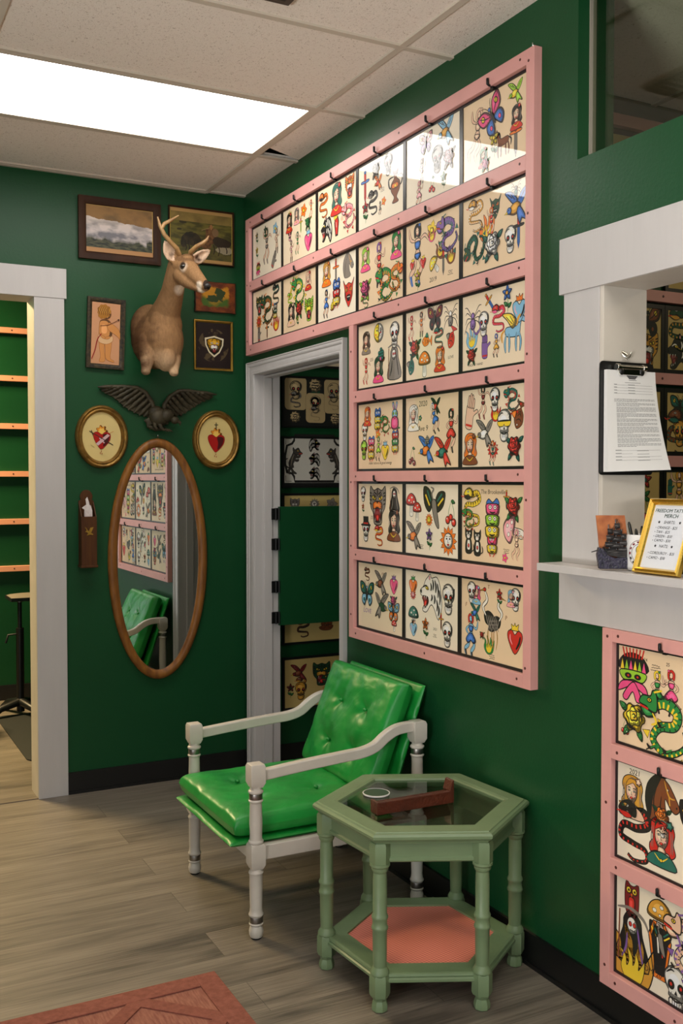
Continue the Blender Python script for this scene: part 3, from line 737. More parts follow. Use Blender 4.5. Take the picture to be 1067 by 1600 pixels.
def m_moon(a, c=Y_):
    a.el(0, 0, .9, .9, W_, .05, K, 0, 32)
    a.sh([(0, .9), (-.45, .78), (-.8, .4), (-.9, 0), (-.8, -.4), (-.45, -.78), (0, -.9), (.05, -.4), (.22, -.1), (.02, .1), (.06, .5)], c)
    a.el(-.3, .25, .13, .09, K, .03); a.el(-.27, .27, .04, .03, W_, 0); a.ln([(-.5, .45), (-.3, .52), (-.12, .42)], .07); a.ln([(-.05, -.35), (-.25, -.42), (-.35, -.32)], .06); a.el(-.5, -.15, .14, .1, O_, 0)
    a.el(.4, .25, .16, .2, GY_, .04); a.ln([(.2, -.35), (.45, -.3), (.6, -.1)], .05); a.el(.38, .0, .16, .08, R_, .03)
def m_sun(a, c=O_, c2=Y_):
    a.lobe(0, 0, .78, 12, .24, c, .05, sharp=True); a.el(0, 0, .5, .5, c2, .05)
    for f in (1, -1): a.el(f * .17, .12, .09, .06, K, 0); a.ln([(f * .06, .25), (f * .3, .28)], .05)
    a.ln([(0, .1), (-.05, -.1), (.05, -.1)], .04); a.el(0, -.25, .13, .06, R_, .03)
def m_mush(a, c=R_):
    a.sh([(-.15, .0), (.15, .0), (.25, -.9), (-.25, -.9)], W_); a.sh([(-.8, .0), (-.6, .6), (0, .9), (.6, .6), (.8, .0), (0, -.12)], c)
    for x, y, r in ((-.35, .3, .13), (.1, .55, .12), (.4, .2, .12), (0, .15, .08)): a.el(x, y, r, r * .8, W_, .03)
    for x in (-.1, 0, .1): a.ln([(x, -.15), (x * 1.2, -.7)], .03)
def m_owl(a, c=K, c2=R_):
    a.sh([(-.4, .9), (-.1, .75), (.15, .75), (.45, .9), (.5, .3), (.45, -.5), (.2, -.9), (-.2, -.9), (-.45, -.5), (-.5, .3)], c); a.sh([(-.2, .1), (.2, .1), (.18, -.6), (-.18, -.6)], c2)
    for f in (1, -1): a.el(f * .2, .48, .17, .17, Y_, .05); a.el(f * .2, .48, .07, .07, K, 0)
    a.sh([(-.07, .35), (.07, .35), (0, .15)], O_, False, .03)
def m_horse(a, c=N_, c2=K):   # animal in side view
    a.sh([(-.6, .1), (-.45, .3), (.3, .3), (.6, .75), (.7, .95), (.8, .75), (1, .5), (.9, .4), (.65, .45), (.55, .0), (.45, -.2), (-.4, -.15)], c)
    for x, d in ((-.5, -.1), (-.3, .05), (.3, -.05), (.5, .12)): a.ln([(x, 0), (x + d, -.45), (x + d * .4, -.9)], .17); a.ln([(x, 0), (x + d, -.45), (x + d * .4, -.88)], .1, c)
    a.ln([(-.58, .2), (-.85, .0), (-.8, -.4)], .14, c2); a.ln([(.6, .8), (.4, .6), (.3, .3)], .16, c2); a.el(.78, .7, .04, .04, K, 0)
def m_winghorse(a, c=LB):
    m_horse(a, c, GD); a.sh([(0, .2), (-.4, .6), (-.8, .95), (-.1, .9), (.3, .5)], Y_); a.ln([(-.5, .8), (0, .4)], .05); a.ln([(-.2, .8), (.1, .45)], .05)
def m_dragon(a, c=G_, c2=O_):
    for x, y, r_ in ((.35, .62, .2), (.72, .3, -.6), (-.1, .05, 2.4), (-.62, -.3, 2.8), (-.15, -.92, -1.4), (.55, -.82, -.9), (.95, -.35, 0)):
        a.sh([(x - .13 * math.cos(r_ + 1.57), y - .13 * math.sin(r_ + 1.57)), (x + .26 * math.cos(r_), y + .26 * math.sin(r_)), (x + .13 * math.cos(r_ + 1.57), y + .13 * math.sin(r_ + 1.57))], c2, False, .04)
    a.body([(-.55, .55), (-.05, .72), (.45, .5), (.35, .12), (-.2, -.02), (-.45, -.4), (-.05, -.72), (.45, -.62), (.8, -.3), (.7, .05)], .36, .06, c, c2)
    a.sh([(-.3, .85), (-.45, 1.0), (-.55, .82), (-.85, .8), (-.98, .58), (-.7, .5), (-.6, .42), (-.3, .4)], c); a.sh([(-.92, .45), (-.6, .4), (-.35, .28), (-.7, .2)], c, w=.05); a.ln([(-.95, .5), (-.62, .43)], .08, R_); a.el(-.58, .7, .08, .06, Y_, .04); a.el(-.58, .7, .03, .03, K, 0)
    a.ln([(-.4, .95), (-.1, 1.05)], .07, c2); a.ln([(-.45, .35), (-.3, .1), (-.5, .0)], .08, c2)
    for x, y in ((.1, .15), (-.3, -.55), (.3, -.55)): a.ln([(x, y), (x - .22, y - .12), (x - .36, y - .02)], .10, K); a.ln([(x, y), (x - .2, y - .11)], .06, c); a.ln([(x - .22, y - .12), (x - .38, y - .2)], .05)
def m_tiki(a, c=P_, c2=LG):   # stacked faces
    cols = [c, c2, Y_]
    a.sh([(-.3, .95), (0, .8), (.3, .98), (.45, .7), (-.45, .7)], B_)
    for i, y in enumerate((.5, .0, -.5)):
        a.sh([(-.42, y + .22), (.42, y + .22), (.5, y), (.36, y - .26), (-.36, y - .26), (-.5, y)], cols[i])
        for f in (1, -1): a.el(f * .18, y + .08, .12, .1, W_, .04); a.el(f * .18, y + .08, .04, .04, K, 0)
        a.ln([(-.22, y - .12), (0, y - .17), (.22, y - .12)], .08)
    a.ln([(-.3, -.75), (-.15, -.98)], .08, R_); a.ln([(.3, -.75), (.1, -.98)], .08, R_)
def m_flower(a, c=B_, c2=Y_):
    a.ln([(0, -.95), (.05, -.4), (0, .1)], .07, G_); a.leaf(.02, -.6, .6, .5, G_); a.leaf(.02, -.5, 2.5, .5, G_)
    for k in range(5):
        t = PI / 2 + k * 2 * PI / 5; a.leaf(0, .35, t, .55, c)
    a.el(0, .35, .13, .13, c2)
def m_cherry(a, c=R_):
    a.ln([(0, .9), (-.3, .2), (-.35, -.2)], .05, G_); a.ln([(0, .9), (.3, .3), (.35, -.3)], .05, G_); a.leaf(0, .9, -.3, .5, G_)
    a.el(-.38, -.4, .27, .27, c); a.el(.35, -.55, .27, .27, c); a.el(0, -.2, .22, .22, c); a.el(-.45, -.3, .06, .06, W_, 0); a.el(.28, -.46, .06, .06, W_, 0)
def m_crane(a, c=W_, c2=K):
    for l in ([(-.02, -.2), (-.1, -.55), (-.02, -.98)], [(.14, -.2), (.12, -.6), (.22, -.96)]): a.ln(l, .05, K); a.ln(l, .028, GD)
    a.sh([(-.28, .12), (-.05, .22), (.22, .08), (.42, -.28), (.2, -.34), (.0, -.24), (-.22, -.14)], c2)
    for k in range(6): a.ln([(-.2 + k * .1, .1), (-.12 + k * .1, -.1), (-.02 + k * .1, -.3 - (k % 2) * .08)], .045, GY_ if k % 2 else c)
    a.ln([(-.2, .08), (-.36, .34), (-.14, .58), (-.26, .88)], .15, K); a.ln([(-.2, .08), (-.36, .34), (-.14, .58), (-.26, .86)], .095, W_)
    a.el(-.27, .9, .075, .06, R_, .03); a.sh([(-.33, .92), (-.62, .82), (-.33, .86)], GD, False, .03)
def m_reaper(a, c=K, c2=V_):
    a.sh([(-.1, .9), (.35, .7), (.45, .2), (.75, -.9), (-.75, -.9), (-.45, .2), (-.4, .6)], c); a.ln([(.2, .5), (.35, -.2), (.5, -.8)], .09, c2); a.ln([(-.25, .1), (-.3, -.4), (-.5, -.8)], .09, c2)
    a.el(-.02, .42, .24, .29, W_); a.el(-.1, .45, .07, .08, R_, .03); a.el(.09, .45, .07, .08, R_, .03); a.ln([(-.12, .25), (.12, .25)], .05)
    a.ln([(-.65, -.9), (-.6, .8)], .08, N_, False); a.ln([(-.7, .85), (-.1, .98), (.5, .8), (.75, .45)], .13, GY_)
def m_devil(a, c=R_, c2=Y_):
    a.sh([(-.45, .6), (-.8, .98), (-.6, .35), (-.55, -.2), (-.25, -.7), (0, -.95), (.25, -.7), (.55, -.2), (.6, .35), (.8, .98), (.45, .6), (0, .72)], c, w=.07)
    for f in (1, -1): a.sh([(f * .1, .2), (f * .42, .38), (f * .38, .12)], c2); a.el(f * .28, .23, .05, .06, K, 0); a.ln([(f * .1, .35), (f * .45, .52)], .09); a.ln([(f * .5, .1), (f * .4, -.3)], .09)
    a.sh([(-.28, -.2), (0, -.1), (.28, -.2), (.15, -.5), (-.15, -.5)], K); a.ln([(-.2, -.25), (.2, -.25)], .06, W_)
def m_tophat(a):
    m_skull(a, W_); a.sh([(-.75, .5), (.75, .5), (.7, .65), (-.7, .65)], K); a.sh([(-.42, .62), (.42, .62), (.48, 1.35), (-.48, 1.35)], K, False); a.sh([(-.43, .65), (.43, .65), (.44, .8), (-.44, .8)], R_, False, .03)
def m_crown(a):   # masked head with feathered crown
    a.sh([(-.7, .35), (-.55, .8), (0, .98), (.55, .8), (.7, .35)], K)
    for k in range(7): x = -.54 + k * .18; a.ln([(x * .8, .8), (x, 1.15)], .09, R_)
    for k in range(6): x = -.55 + k * .22; a.sh([(x - .12, .32), (x + .12, .32), (x, .72)], [Y_, LG, P_][k % 3], False, .05)
    a.sh([(-.62, .3), (.62, .3), (.5, -.05), (0, .0), (-.5, -.05)], LG); a.el(-.24, .12, .16, .09, K, .04); a.el(.24, .12, .16, .09, K, .04); a.el(-.24, .12, .05, .04, R_, 0); a.el(.24, .12, .05, .04, R_, 0)
    a.sh([(-.5, -.1), (-.75, -.5), (-.25, -.3), (0, -.1), (.25, -.3), (.75, -.5), (.5, -.1)], P_); a.sh([(-.1, -.15), (.15, -.15), (.45, -.7), (.2, -.8), (0, -.45), (-.3, -.8), (-.5, -.65)], P_)
def m_coffin(a, c=K, c2=O_):
    a.sh([(-.3, .9), (.3, .9), (.5, .4), (.25, -.95), (-.25, -.95), (-.5, .4)], c2, False); a.sh([(-.22, .75), (.22, .75), (.36, .38), (.17, -.8), (-.17, -.8), (-.36, .38)], c, False); a.ln([(-.1, .4), (-.05, -.1)], .08, W_); a.ln([(.1, .3), (.12, -.2)], .06, R_)
def m_flames(a, c=O_):
    out = [(-.55, -.75), (-.85, -.2), (-.7, .35), (-.95, .75), (-.5, .45), (-.42, -.05), (-.25, .3), (-.35, .95), (0, .55), (.05, .1), (.2, .4), (.25, .85), (.48, .4), (.45, .0), (.62, .2), (.9, .6), (.85, -.1), (.6, -.7), (0, -.95)]
    a.sh(out, c); a.sh([(x * .55, y * .55 - .25) for x, y in out], Y_, w=.03)
def m_gem(a, c=LB):
    a.lobe(0, 0, .75, 5, .3, c, .06, sharp=True); a.el(0, 0, .25, .25, Y_)
def m_fish(a, c=O_, c2=T_):
    a.sh([(-.8, .1), (-.3, .5), (.3, .4), (.6, .05), (.95, .5), (.9, -.5), (.6, -.05), (.2, -.35), (-.4, -.4)], c); a.ln([(-.3, .3), (-.15, 0), (-.3, -.3)], .07); a.el(-.55, .12, .07, .07, W_, .04)
    a.sh([(-.2, .45), (.1, .85), (.35, .4)], c2); a.ln([(0, .2), (.2, .0), (0, -.2)], .06); a.ln([(.2, .15), (.35, .0), (.2, -.15)], .06)
def m_hand(a, c=S_):
    a.sh([(-.3, -.9), (.3, -.9), (.35, -.2), (.7, .1), (.6, .25), (.3, .1), (.28, .4), (-.32, .4), (-.4, -.2)], c)
    for x, t in ((-.25, .85), (-.08, .98), (.09, .93), (.24, .75)): a.sh([(x - .08, .3), (x - .07, t), (x + .07, t), (x + .08, .3)], c)
    a.ln([(-.3, -.75), (.3, -.75)], .16, R_)
def m_ship(a, c=GD):
    a.sh([(-.8, -.45), (.8, -.35), (.55, -.85), (-.5, -.85)], N_)
    for x, h in ((-.4, .5), (.05, .85), (.45, .55)):
        a.ln([(x, -.5), (x, h)], .04, K, False)
        for k in range(3): y = h - .15 - k * .35; a.sh([(x - .17, y), (x + .2, y + .03), (x + .24, y - .28), (x - .2, y - .26)], c)
def m_bat(a, c=K, c2=Y_):   # big bird, wings raised
    a.sh([(-.1, .2), (-.3, .8), (-.85, .95), (-.8, .2), (-.4, -.2)], c); a.ln([(-.7, .6), (-.35, .1)], .12, c2); a.ln([(-.55, .8), (-.25, .3)], .12, T_)
    a.sh([(.1, .2), (.4, .7), (.95, .7), (.8, .1), (.3, -.2)], c); a.ln([(.8, .45), (.35, .1)], .12, c2); a.ln([(.7, .65), (.3, .3)], .12, T_)
    a.sh([(-.15, .3), (.15, .35), (.3, -.2), (.45, -.9), (.2, -.8), (-.05, -.3)], GY_); a.ln([(0, .3), (-.15, .65), (.0, .85), (-.25, .95)], .12, GY_)
def m_cat(a, c=K, c2=W_):
    a.sh([(-.35, -.9), (-.42, -.3), (-.25, .15), (.25, .15), (.42, -.3), (.35, -.9)], c); a.sh([(-.14, .05), (.14, .05), (.18, -.6), (-.18, -.6)], c2, w=.03); a.el(0, -.35, .11, .16, R_, .03)
    a.sh([(-.42, .98), (-.22, .78), (.22, .78), (.42, .98), (.42, .4), (.2, .12), (-.2, .12), (-.42, .4)], c); a.sh([(-.22, .4), (0, .5), (.22, .4), (.14, .18), (-.14, .18)], c2, w=.02)
    for f in (1, -1): a.el(f * .17, .56, .1, .1, W_, .03); a.el(f * .17, .56, .04, .06, K, 0)
    a.el(0, .38, .05, .035, R_, 0); a.ln([(.4, -.8), (.7, -.6), (.6, -.2)], .10, c)
def m_rabbit(a, c=LB, c2=P_):
    for f in (1, -1): a.sh([(f * .12, .35), (f * .38, .9), (f * .2, 1.05), (f * .04, .6)], c); a.ln([(f * .14, .5), (f * .25, .88)], .08, c2)
    a.el(0, .15, .42, .36, c); a.sh([(-.4, -.1), (.4, -.1), (.5, -.8), (0, -.98), (-.5, -.8)], c2)
    for f in (1, -1): a.el(f * .17, .2, .11, .12, LG, .04); a.el(f * .17, .2, .04, .05, K, 0)
    a.el(0, .0, .07, .05, P_, .03); a.ln([(-.2, -.12), (0, -.18), (.2, -.12)], .05)
def m_prowl(a, c=rgb(58, 52, 46), hi=rgb(120, 108, 92)):   # cat climbing upright
    a.body([(.25, .62), (.05, .2), (-.12, -.15), (-.05, -.5)], .36, .30, c)
    a.sh([(.05, .98), (.2, .82), (.45, .95), (.62, .7), (.78, .55), (.5, .45), (.2, .5), (.05, .7)], c); a.el(.42, .74, .05, .04, Y_, .02); a.ln([(.5, .52), (.74, .56)], .06, R_)
    for p in ([(.1, .35), (.45, .3), (.62, .45)], [(.05, .15), (.35, .05), (.5, .15)], [(-.1, -.45), (.05, -.75), (.32, -.88)], [(-.05, -.45), (-.3, -.65), (-.2, -.92)]): a.ln(p, .2, K); a.ln(p, .13, c)
    a.ln([(-.1, -.5), (-.5, -.35), (-.62, .05), (-.35, .2)], .12, K); a.ln([(.12, .5), (-.05, .1), (-.12, -.3)], .07, hi)
def m_horsehead(a, c=N_, c2=K):
    a.sh([(-.7, -.95), (-.75, -.2), (-.4, .5), (-.1, .85), (.0, 1.02), (.1, .8), (.35, .6), (.75, .05), (.85, -.2), (.65, -.4), (.4, -.3), (.1, .05), (.15, -.5), (.3, -.95)], c)
    a.sh([(-.7, -.9), (-.95, -.3), (-.85, .4), (-.45, .85), (-.1, .95), (-.3, .5), (-.55, .0)], c2); a.el(.2, .42, .07, .06, W_, .04); a.el(.7, -.15, .04, .05, K, 0)
    a.ln([(.05, .75), (.3, .2), (.6, .15)], .07, GD); a.ln([(.3, .2), (.35, -.15)], .07, GD); a.ln([(-.35, .4), (-.5, -.1), (-.45, -.7)], .06, c2); a.ln([(-.1, .1), (-.15, -.4), (-.05, -.8)], .05, c2)
def m_gskull(a, c=W_):
    m_skull(a, c); a.sh([(-.6, .32), (.6, .32), (.55, .0), (.1, -.02), (0, .1), (-.1, -.02), (-.55, .0)], Y_); a.ln([(-.66, .3), (.66, .3)], .09, K, False)
def m_vase(a, c=N_, c2=O_):
    for f in (1, -1): a.ln([(f * .2, .6), (f * .75, .55), (f * .7, .1), (f * .42, -.05)], .14, K)
    a.sh([(-.2, .75), (.2, .75), (.14, .5), (.5, .2), (.48, -.2), (.15, -.6), (.35, -.9), (-.35, -.9), (-.15, -.6), (-.48, -.2), (-.5, .2), (-.14, .5)], c)
    a.sh([(-.36, .18), (.36, .18), (.34, -.08), (-.34, -.08)], c2, w=.03); a.el(0, .05, .12, .1, Y_, .03); a.sh([(-.3, .95), (0, .85), (.3, .95), (.2, .75), (-.2, .75)], MR, w=.04)
MOTIF = dict(vase=m_vase, cat=m_cat, rab=m_rabbit, prowl=m_prowl, hh=m_horsehead, gsk=m_gskull, skull=m_skull, rose=m_rose, fly=m_butterfly, bird=m_bird, beast=m_beast, pan=m_panther, snake=m_snake, dag=m_dagger, heart=m_heart, lady=m_woman, head=m_head,
             spi=m_spider, scorp=m_scorpion, moon=m_moon, sun=m_sun, mush=m_mush, owl=m_owl, horse=m_horse, wh=m_winghorse, drag=m_dragon, tiki=m_tiki, flo=m_flower, che=m_cherry,
             crane=m_crane, reap=m_reaper, dev=m_devil, top=m_tophat, crown=m_crown, cof=m_coffin, fla=m_flames, gem=m_gem, fish=m_fish, hand=m_hand, ship=m_ship, bat=m_bat)
SW, SH = .3566, .262          # outer size of a framed sheet
def sheet_art(spec, w, h, seed=0, mono=None, notes=True):
    """spec rows: motif, u, v (0..1 from the lower left), half-size in metres, colours..., optional dict(rot, flip)"""
    a = Art(); a.mono = mono
    for row in spec:
        kw = row[-1] if isinstance(row[-1], dict) else {}
        args = [x for x in row[4:] if not isinstance(x, dict)]
        if row[0] == 'txt':
            a.at((row[1] - .5) * w, row[2] * h, 1); a.text(row[4], 0, 0, row[3] * 1.25, row[5] if len(row) > 5 else K, .1, True, .0003); continue
        if row[0] == 'scr':
            a.at((row[1] - .5) * w, row[2] * h, row[3]); a.scribble(0, 0, 1.6, 3, .28, seed + int(row[1] * 100), .09); continue
        a.at((row[1] - .5) * w, row[2] * h, row[3] * 1.04, kw.get('rot', 0), kw.get('flip', 1))
        MOTIF[row[0]](a, *args)
    return a.b
CREAM = M['cream'] = mat('aged_paper_cream', PAPER, 0.6, coat=1.0, coat_rough=0.015, var=.04, vscale=12)
M['pale'] = mat('aged_paper_pale', rgb(242, 230, 206), 0.6, coat=1.0, coat_rough=0.015, var=.04, vscale=12)
M['tan'] = mat('aged_paper_tan', rgb(236, 208, 170), 0.6, coat=1.0, coat_rough=0.015, var=.04, vscale=12)
M['olive'] = mat('aged_paper_olive', rgb(205, 178, 110), 0.6, coat=1.0, coat_rough=0.02, var=.05, vscale=12)

def flash(loc, rz, spec, label, group, paper='cream', w=SW, h=SH, fw=.0095, depth=.014, seed=0, mono=None):
    """a framed sheet of tattoo flash under glass: origin at the bottom centre, on the wall"""
    t = thing('framed_flash_sheet', label, 'framed picture', loc, rz, group)
    f = MB(); x = w / 2
    f.box(-x, x, -depth, -.001, 0, fw); f.box(-x, x, -depth, -.001, h - fw, h); f.box(-x, -x + fw, -depth, -.001, fw, h - fw); f.box(x - fw, x, -depth, -.001, fw, h - fw)
    f.obj('frame', M['black'], t)
    p = MB(); p.box(-x + fw, x - fw, -depth + .003, -.002, fw, h - fw); p.obj('paper_sheet', M[paper], t)
    a = sheet_art([], w, h) if not spec else sheet_art(spec, w - 2 * fw - .012, h - 2 * fw - .01, seed, mono)
    a.obj('drawing', M['ink'], t, loc=(0, -depth + .003, fw + .005))
    return t

# ------------------------------------------------------------------ the pink display rack on the right wall and its 24 sheets
PD = .030
rack = thing('display_rack', 'large pink wooden display rack above and beside the doorway', 'display rack', (0, -1.2, .838), RIGHT)
def rk(y, z):      # wall coordinates -> rack local
    return (-1.2 - y, z - .838)
def board(parent, org, name, ya, yb, za, zb, y0=0.0, dd=PD):
    b = MB(); x0, x1 = org(yb, za)[0], org(ya, za)[0]
    b.box(min(x0, x1), max(x0, x1), -dd, -.0005, org(ya, za)[1], org(ya, zb)[1])
    return b.obj(name, M['pink'], parent, bevel=.0012)
board(rack, rk, 'stile', -.145, -.103, 2.062, 2.716)
board(rack, rk, 'stile', -1.2160, -1.179, .838, 2.0618)
board(rack, rk, 'stile', -2.325, -2.288, .838, 2.716)
RAILS = [(2.672, 2.716, -.145), (2.368, 2.412, -.145), (2.062, 2.108, -.145), (1.759, 1.803, -1.216), (1.4535, 1.4915, -1.216), (1.147, 1.188, -1.216), (.838, .8795, -1.216)]
for za, zb, ys in RAILS: board(rack, rk, 'rail', -2.288, ys, za, zb)
def screws(parent, org, pts, d=PD):
    first = None
    for y, z in pts:
        x, zz = org(y, z)
        if first is None:
            b = MB(); b.lathe([(.0042, 0), (.0042, .0008), (.002, .001)], seg=10, mtx=Matrix.Rotation(PI / 2, 4, 'X'))
            first = b.obj('screw', M['screw'], parent, loc=(x, -d, zz))
        else: dup(first, parent, (x, -d, zz))
sp = []
for za, zb, ys in RAILS:
    zm = (za + zb) / 2
    sp += [(ys - .02, zm), (-2.26, zm + .003)]
    if ys > -1: sp += [(-.86, zm), (-1.56, zm + .002)]
    else: sp += [(-1.74, zm)]
sp += [(-.122, 2.66), (-.122, 2.4), (-.122, 2.13), (-2.30, 2.68), (-2.30, 2.24), (-2.30, 1.83), (-2.30, 1.40), (-2.30, .9), (-1.197, 1.96), (-1.197, 1.45), (-1.197, .93), (-1.197, 1.2)]
screws(rack, rk, sp)
def hooks(parent, org, pts):
    first = None
    for y, z in pts:
        x, zz = org(y, z)
        if first is None:
            b = MB(); b.tube([(0, .018, 0), (0, -.003, 0), (0, -.0085, .003), (0, -.009, .018), (0, -.009, .021)], [.0036, .0038, .0044, .0044, .003], 8); b.box(-.006, .006, .006, .022, -.009, .002)
            first = b.obj('hook', M['blackmetal'], parent, 50, loc=(x, -PD, zz))
        else: dup(first, parent, (x, -PD, zz))
COL = [-.1455 - (i + .5) * .357 for i in range(6)]
hp = []
for r in (0, 1): hp += [(y + .0, (2.674, 2.370)[r]) for y in COL]
for z in (2.064, 1.761, 1.4555, 1.149): hp += [(y, z) for y in COL[3:]]
hooks(rack, rk, hp)

ROWZ = [2.4122, 2.1082, 1.8032, 1.4917, 1.1882, .8797]
U = {}
U[(0, 0)] = ([('lady', .5, .55, .085, GY_, DG), ('flo', .45, .82, .035, DG, T_), ('gem', .8, .8, .03, LB), ('lady', .85, .55, .06, S_, GY_), ('hand', .75, .2, .04, GY_, dict(rot=-.6)), ('crown', .18, .14, .032), ('flo', .14, .5, .03, Y_, GD), ('flo', .14, .8, .03, GY_, Y_)],
             'flash sheet with a grey dancer and blue gem, top row nearest the corner', 'pale')
U[(0, 1)] = ([('head', .18, .75, .042, R_, K), ('fla', .2, .9, .02, Y_), ('head', .42, .8, .035, LP, GY_), ('gem', .64, .84, .032, O_), ('lady', .87, .8, .04, O_, R_), ('rose', .78, .57, .032, G_), ('heart', .78, .25, .05, P_, LB), ('lady', .25, .2, .05, LP, GY_), ('lady', .45, .3, .05, G_, T_), ('dag', .55, .6, .035, LG, Y_), ('skull', .2, .52, .028, LP)],
             'flash sheet with two walking figures and a pink heart, second in top row', 'cream')
U[(0, 2)] = ([('head', .5, .72, .062, R_, T_), ('beast', .85, .82, .045, O_), ('snake', .14, .74, .05, O_, K), ('pan', .22, .26, .055), ('cof', .5, .25, .04, R_, K), ('drag', .82, .32, .055, LP, R_), ('lady', .66, .42, .028, O_, K), ('fla', .48, .44, .022, Y_)],
             'flash sheet with a black panther and red haired portrait, third in top row', 'cream')
U[(0, 3)] = ([('dag', .14, .65, .06, R_, B_), ('vase', .84, .42, .060), ('bird', .45, .62, .03, O_, R_), ('flo', .15, .25, .045, R_, T_), ('snake', .33, .35, .045, K, GY_), ('gem', .58, .28, .018, O_), ('rose', .4, .85, .035, GY_, GY_), ('skull', .68, .82, .04, GY_), ('lady', .5, .2, .025, GY_), ('scr', .55, .5, .02)],
             'flash sheet with a brown vase and a crossed dagger, fourth in top row', 'pale')
U[(0, 4)] = ([('fly', .38, .82, .04, LP, V_), ('bird', .75, .84, .05, LB, GD), ('lady', .25, .13, .045, LP, LP), ('che', .5, .16, .03, R_), ('flo', .72, .16, .03, G_, T_), ('lady', .3, .45, .045, LP, GY_), ('skull', .6, .5, .045, GY_), ('rose', .82, .45, .04, LP, GY_)],
             'flash sheet half hidden by the long lamp reflection, fifth in top row', 'pale')
U[(0, 5)] = ([('fly', .48, .68, .062, P_, B_, dict(rot=.6)), ('bird', .82, .84, .036, LG, Y_), ('lady', .22, .55, .085, S_, S_, dict(rot=-.2)), ('head', .84, .52, .036, R_, K), ('dag', .83, .25, .055, GY_, O_), ('horse', .64, .28, .045, N_, dict(flip=-1)), ('flo', .5, .32, .045, Y_, Y_), ('head', .32, .2, .03, R_, G_), ('rose', .36, .1, .025, P_)],
             'flash sheet with a pink and blue butterfly woman and a fawn, last in top row', 'tan')
U[(1, 0)] = ([('beast', .22, .72, .045, DG, GY_), ('drag', .52, .55, .075, DG, O_), ('snake', .82, .82, .045, K, T_), ('sun', .2, .38, .035, O_, R_), ('fla', .82, .25, .038, R_), ('tiki', .8, .48, .04, GY_, DG), ('hand', .2, .13, .035, GY_), ('dag', .5, .15, .04, N_, DG)],
             'flash sheet with dark green tangled dragon, second row nearest the corner', 'cream')
U[(1, 1)] = ([('dag', .25, .8, .05, Y_, LG, dict(rot=-.5)), ('drag', .48, .68, .065, G_, Y_), ('head', .78, .82, .04, R_, S_), ('rose', .5, .36, .045, R_, G_), ('head', .24, .3, .05, S_, K), ('beast', .8, .3, .05, LG, Y_), ('flo', .45, .15, .025, LG, Y_), ('snake', .2, .6, .03, LG, Y_)],
             'flash sheet with a green clown figure and red rose, second row second column', 'tan')
U[(1, 2)] = ([('head', .22, .8, .05, O_, GD), ('dag', .48, .78, .05, GY_, O_), ('tiki', .5, .4, .06, B_, R_), ('hh', .82, .82, .048, GY_, GY_), ('dev', .82, .33, .055, R_, GD), ('lady', .22, .28, .06, B_, K), ('ship', .38, .2, .02, Y_)],
             'flash sheet with a spiked devil cat and jeweled dagger, second row third column', 'pale')
U[(1, 3)] = ([('head', .15, .78, .045, P_, LG), ('lady', .48, .62, .085, R_, V_), ('head', .86, .82, .048, P_, G_), ('rose', .15, .3, .048, P_, LG), ('snake', .15, .12, .03, G_, P_), ('drag', .62, .25, .07, G_, O_), ('drag', .85, .3, .055, O_, G_, dict(flip=-1)), ('flo', .5, .45, .03, LG, Y_)],
             'flash sheet with neon pink flower and orange dragon, second row fourth column', 'tan')
U[(1, 4)] = ([('lady', .22, .55, .11, B_, K), ('flo', .22, .16, .04, Y_, LP), ('gem', .5, .82, .035, Y_), ('fla', .5, .76, .026, P_), ('drag', .8, .66, .065, V_, T_), ('fla', .86, .36, .03, N_), ('fla', .66, .5, .03, N_), ('mush', .55, .3, .034, Y_, dict(rot=.8)), ('dag', .72, .3, .045, GY_, N_), ('heart', .12, .4, .025, R_), ('heart', .33, .4, .025, R_), ('txt', .52, .06, .018, '2019'), ('scr', .85, .14, .022)],
             'flash sheet with a tall blue robed figure on a lotus, second row fifth column', 'tan')
U[(1, 5)] = ([('snake', .2, .78, .05, GD, W_), ('rose', .48, .3, .055, W_, T_), ('lady', .46, .62, .045, R_, O_), ('fla', .38, .55, .045, O_), ('dev', .52, .78, .035, DG, O_), ('drag', .2, .32, .055, DG, T_, dict(rot=1)), ('bird', .84, .68, .055, B_, GD), ('skull', .76, .28, .04, W_), ('dag', .88, .35, .05, B_, K), ('spi', .84, .9, .03, GY_, T_), ('fish', .3, .56, .012, GY_)],
             'flash sheet with white rose and horned orange haired woman, end of second row', 'tan')
U[(2, 3)] = ([('head', .17, .72, .042, GY_, K), ('moon', .47, .84, .038, Y_), ('skull', .83, .74, .046, W_), ('ship', .52, .48, .032, T_), ('lady', .17, .26, .052, R_, R_), ('head', .46, .24, .048, P_, DG), ('reap', .82, .32, .062, GY_, K), ('scr', .3, .45, .018)],
             'flash sheet with a yellow half moon face and black haired woman beside doorway top', 'cream')
U[(2, 4)] = ([('lady', .1, .78, .045, R_, R_), ('lady', .3, .8, .045, O_, K), ('fly', .57, .83, .045, MR, K), ('spi', .86, .8, .048, W_, GY_), ('rose', .17, .46, .042, R_, DG), ('fish', .4, .52, .035, O_), ('snake', .64, .54, .035, T_, R_), ('fish', .88, .48, .04, R_, GY_, dict(rot=1.2)), ('fish', .1, .2, .04, T_, GY_, dict(rot=1.4)), ('mush', .36, .2, .045, O_), ('head', .66, .22, .042, R_, O_), ('txt', .85, .66, .011, 'with'), ('txt', .86, .2, .011, 'LOVE')],
             'flash sheet with a dark red butterfly beside a white spider, third row middle', 'cream')
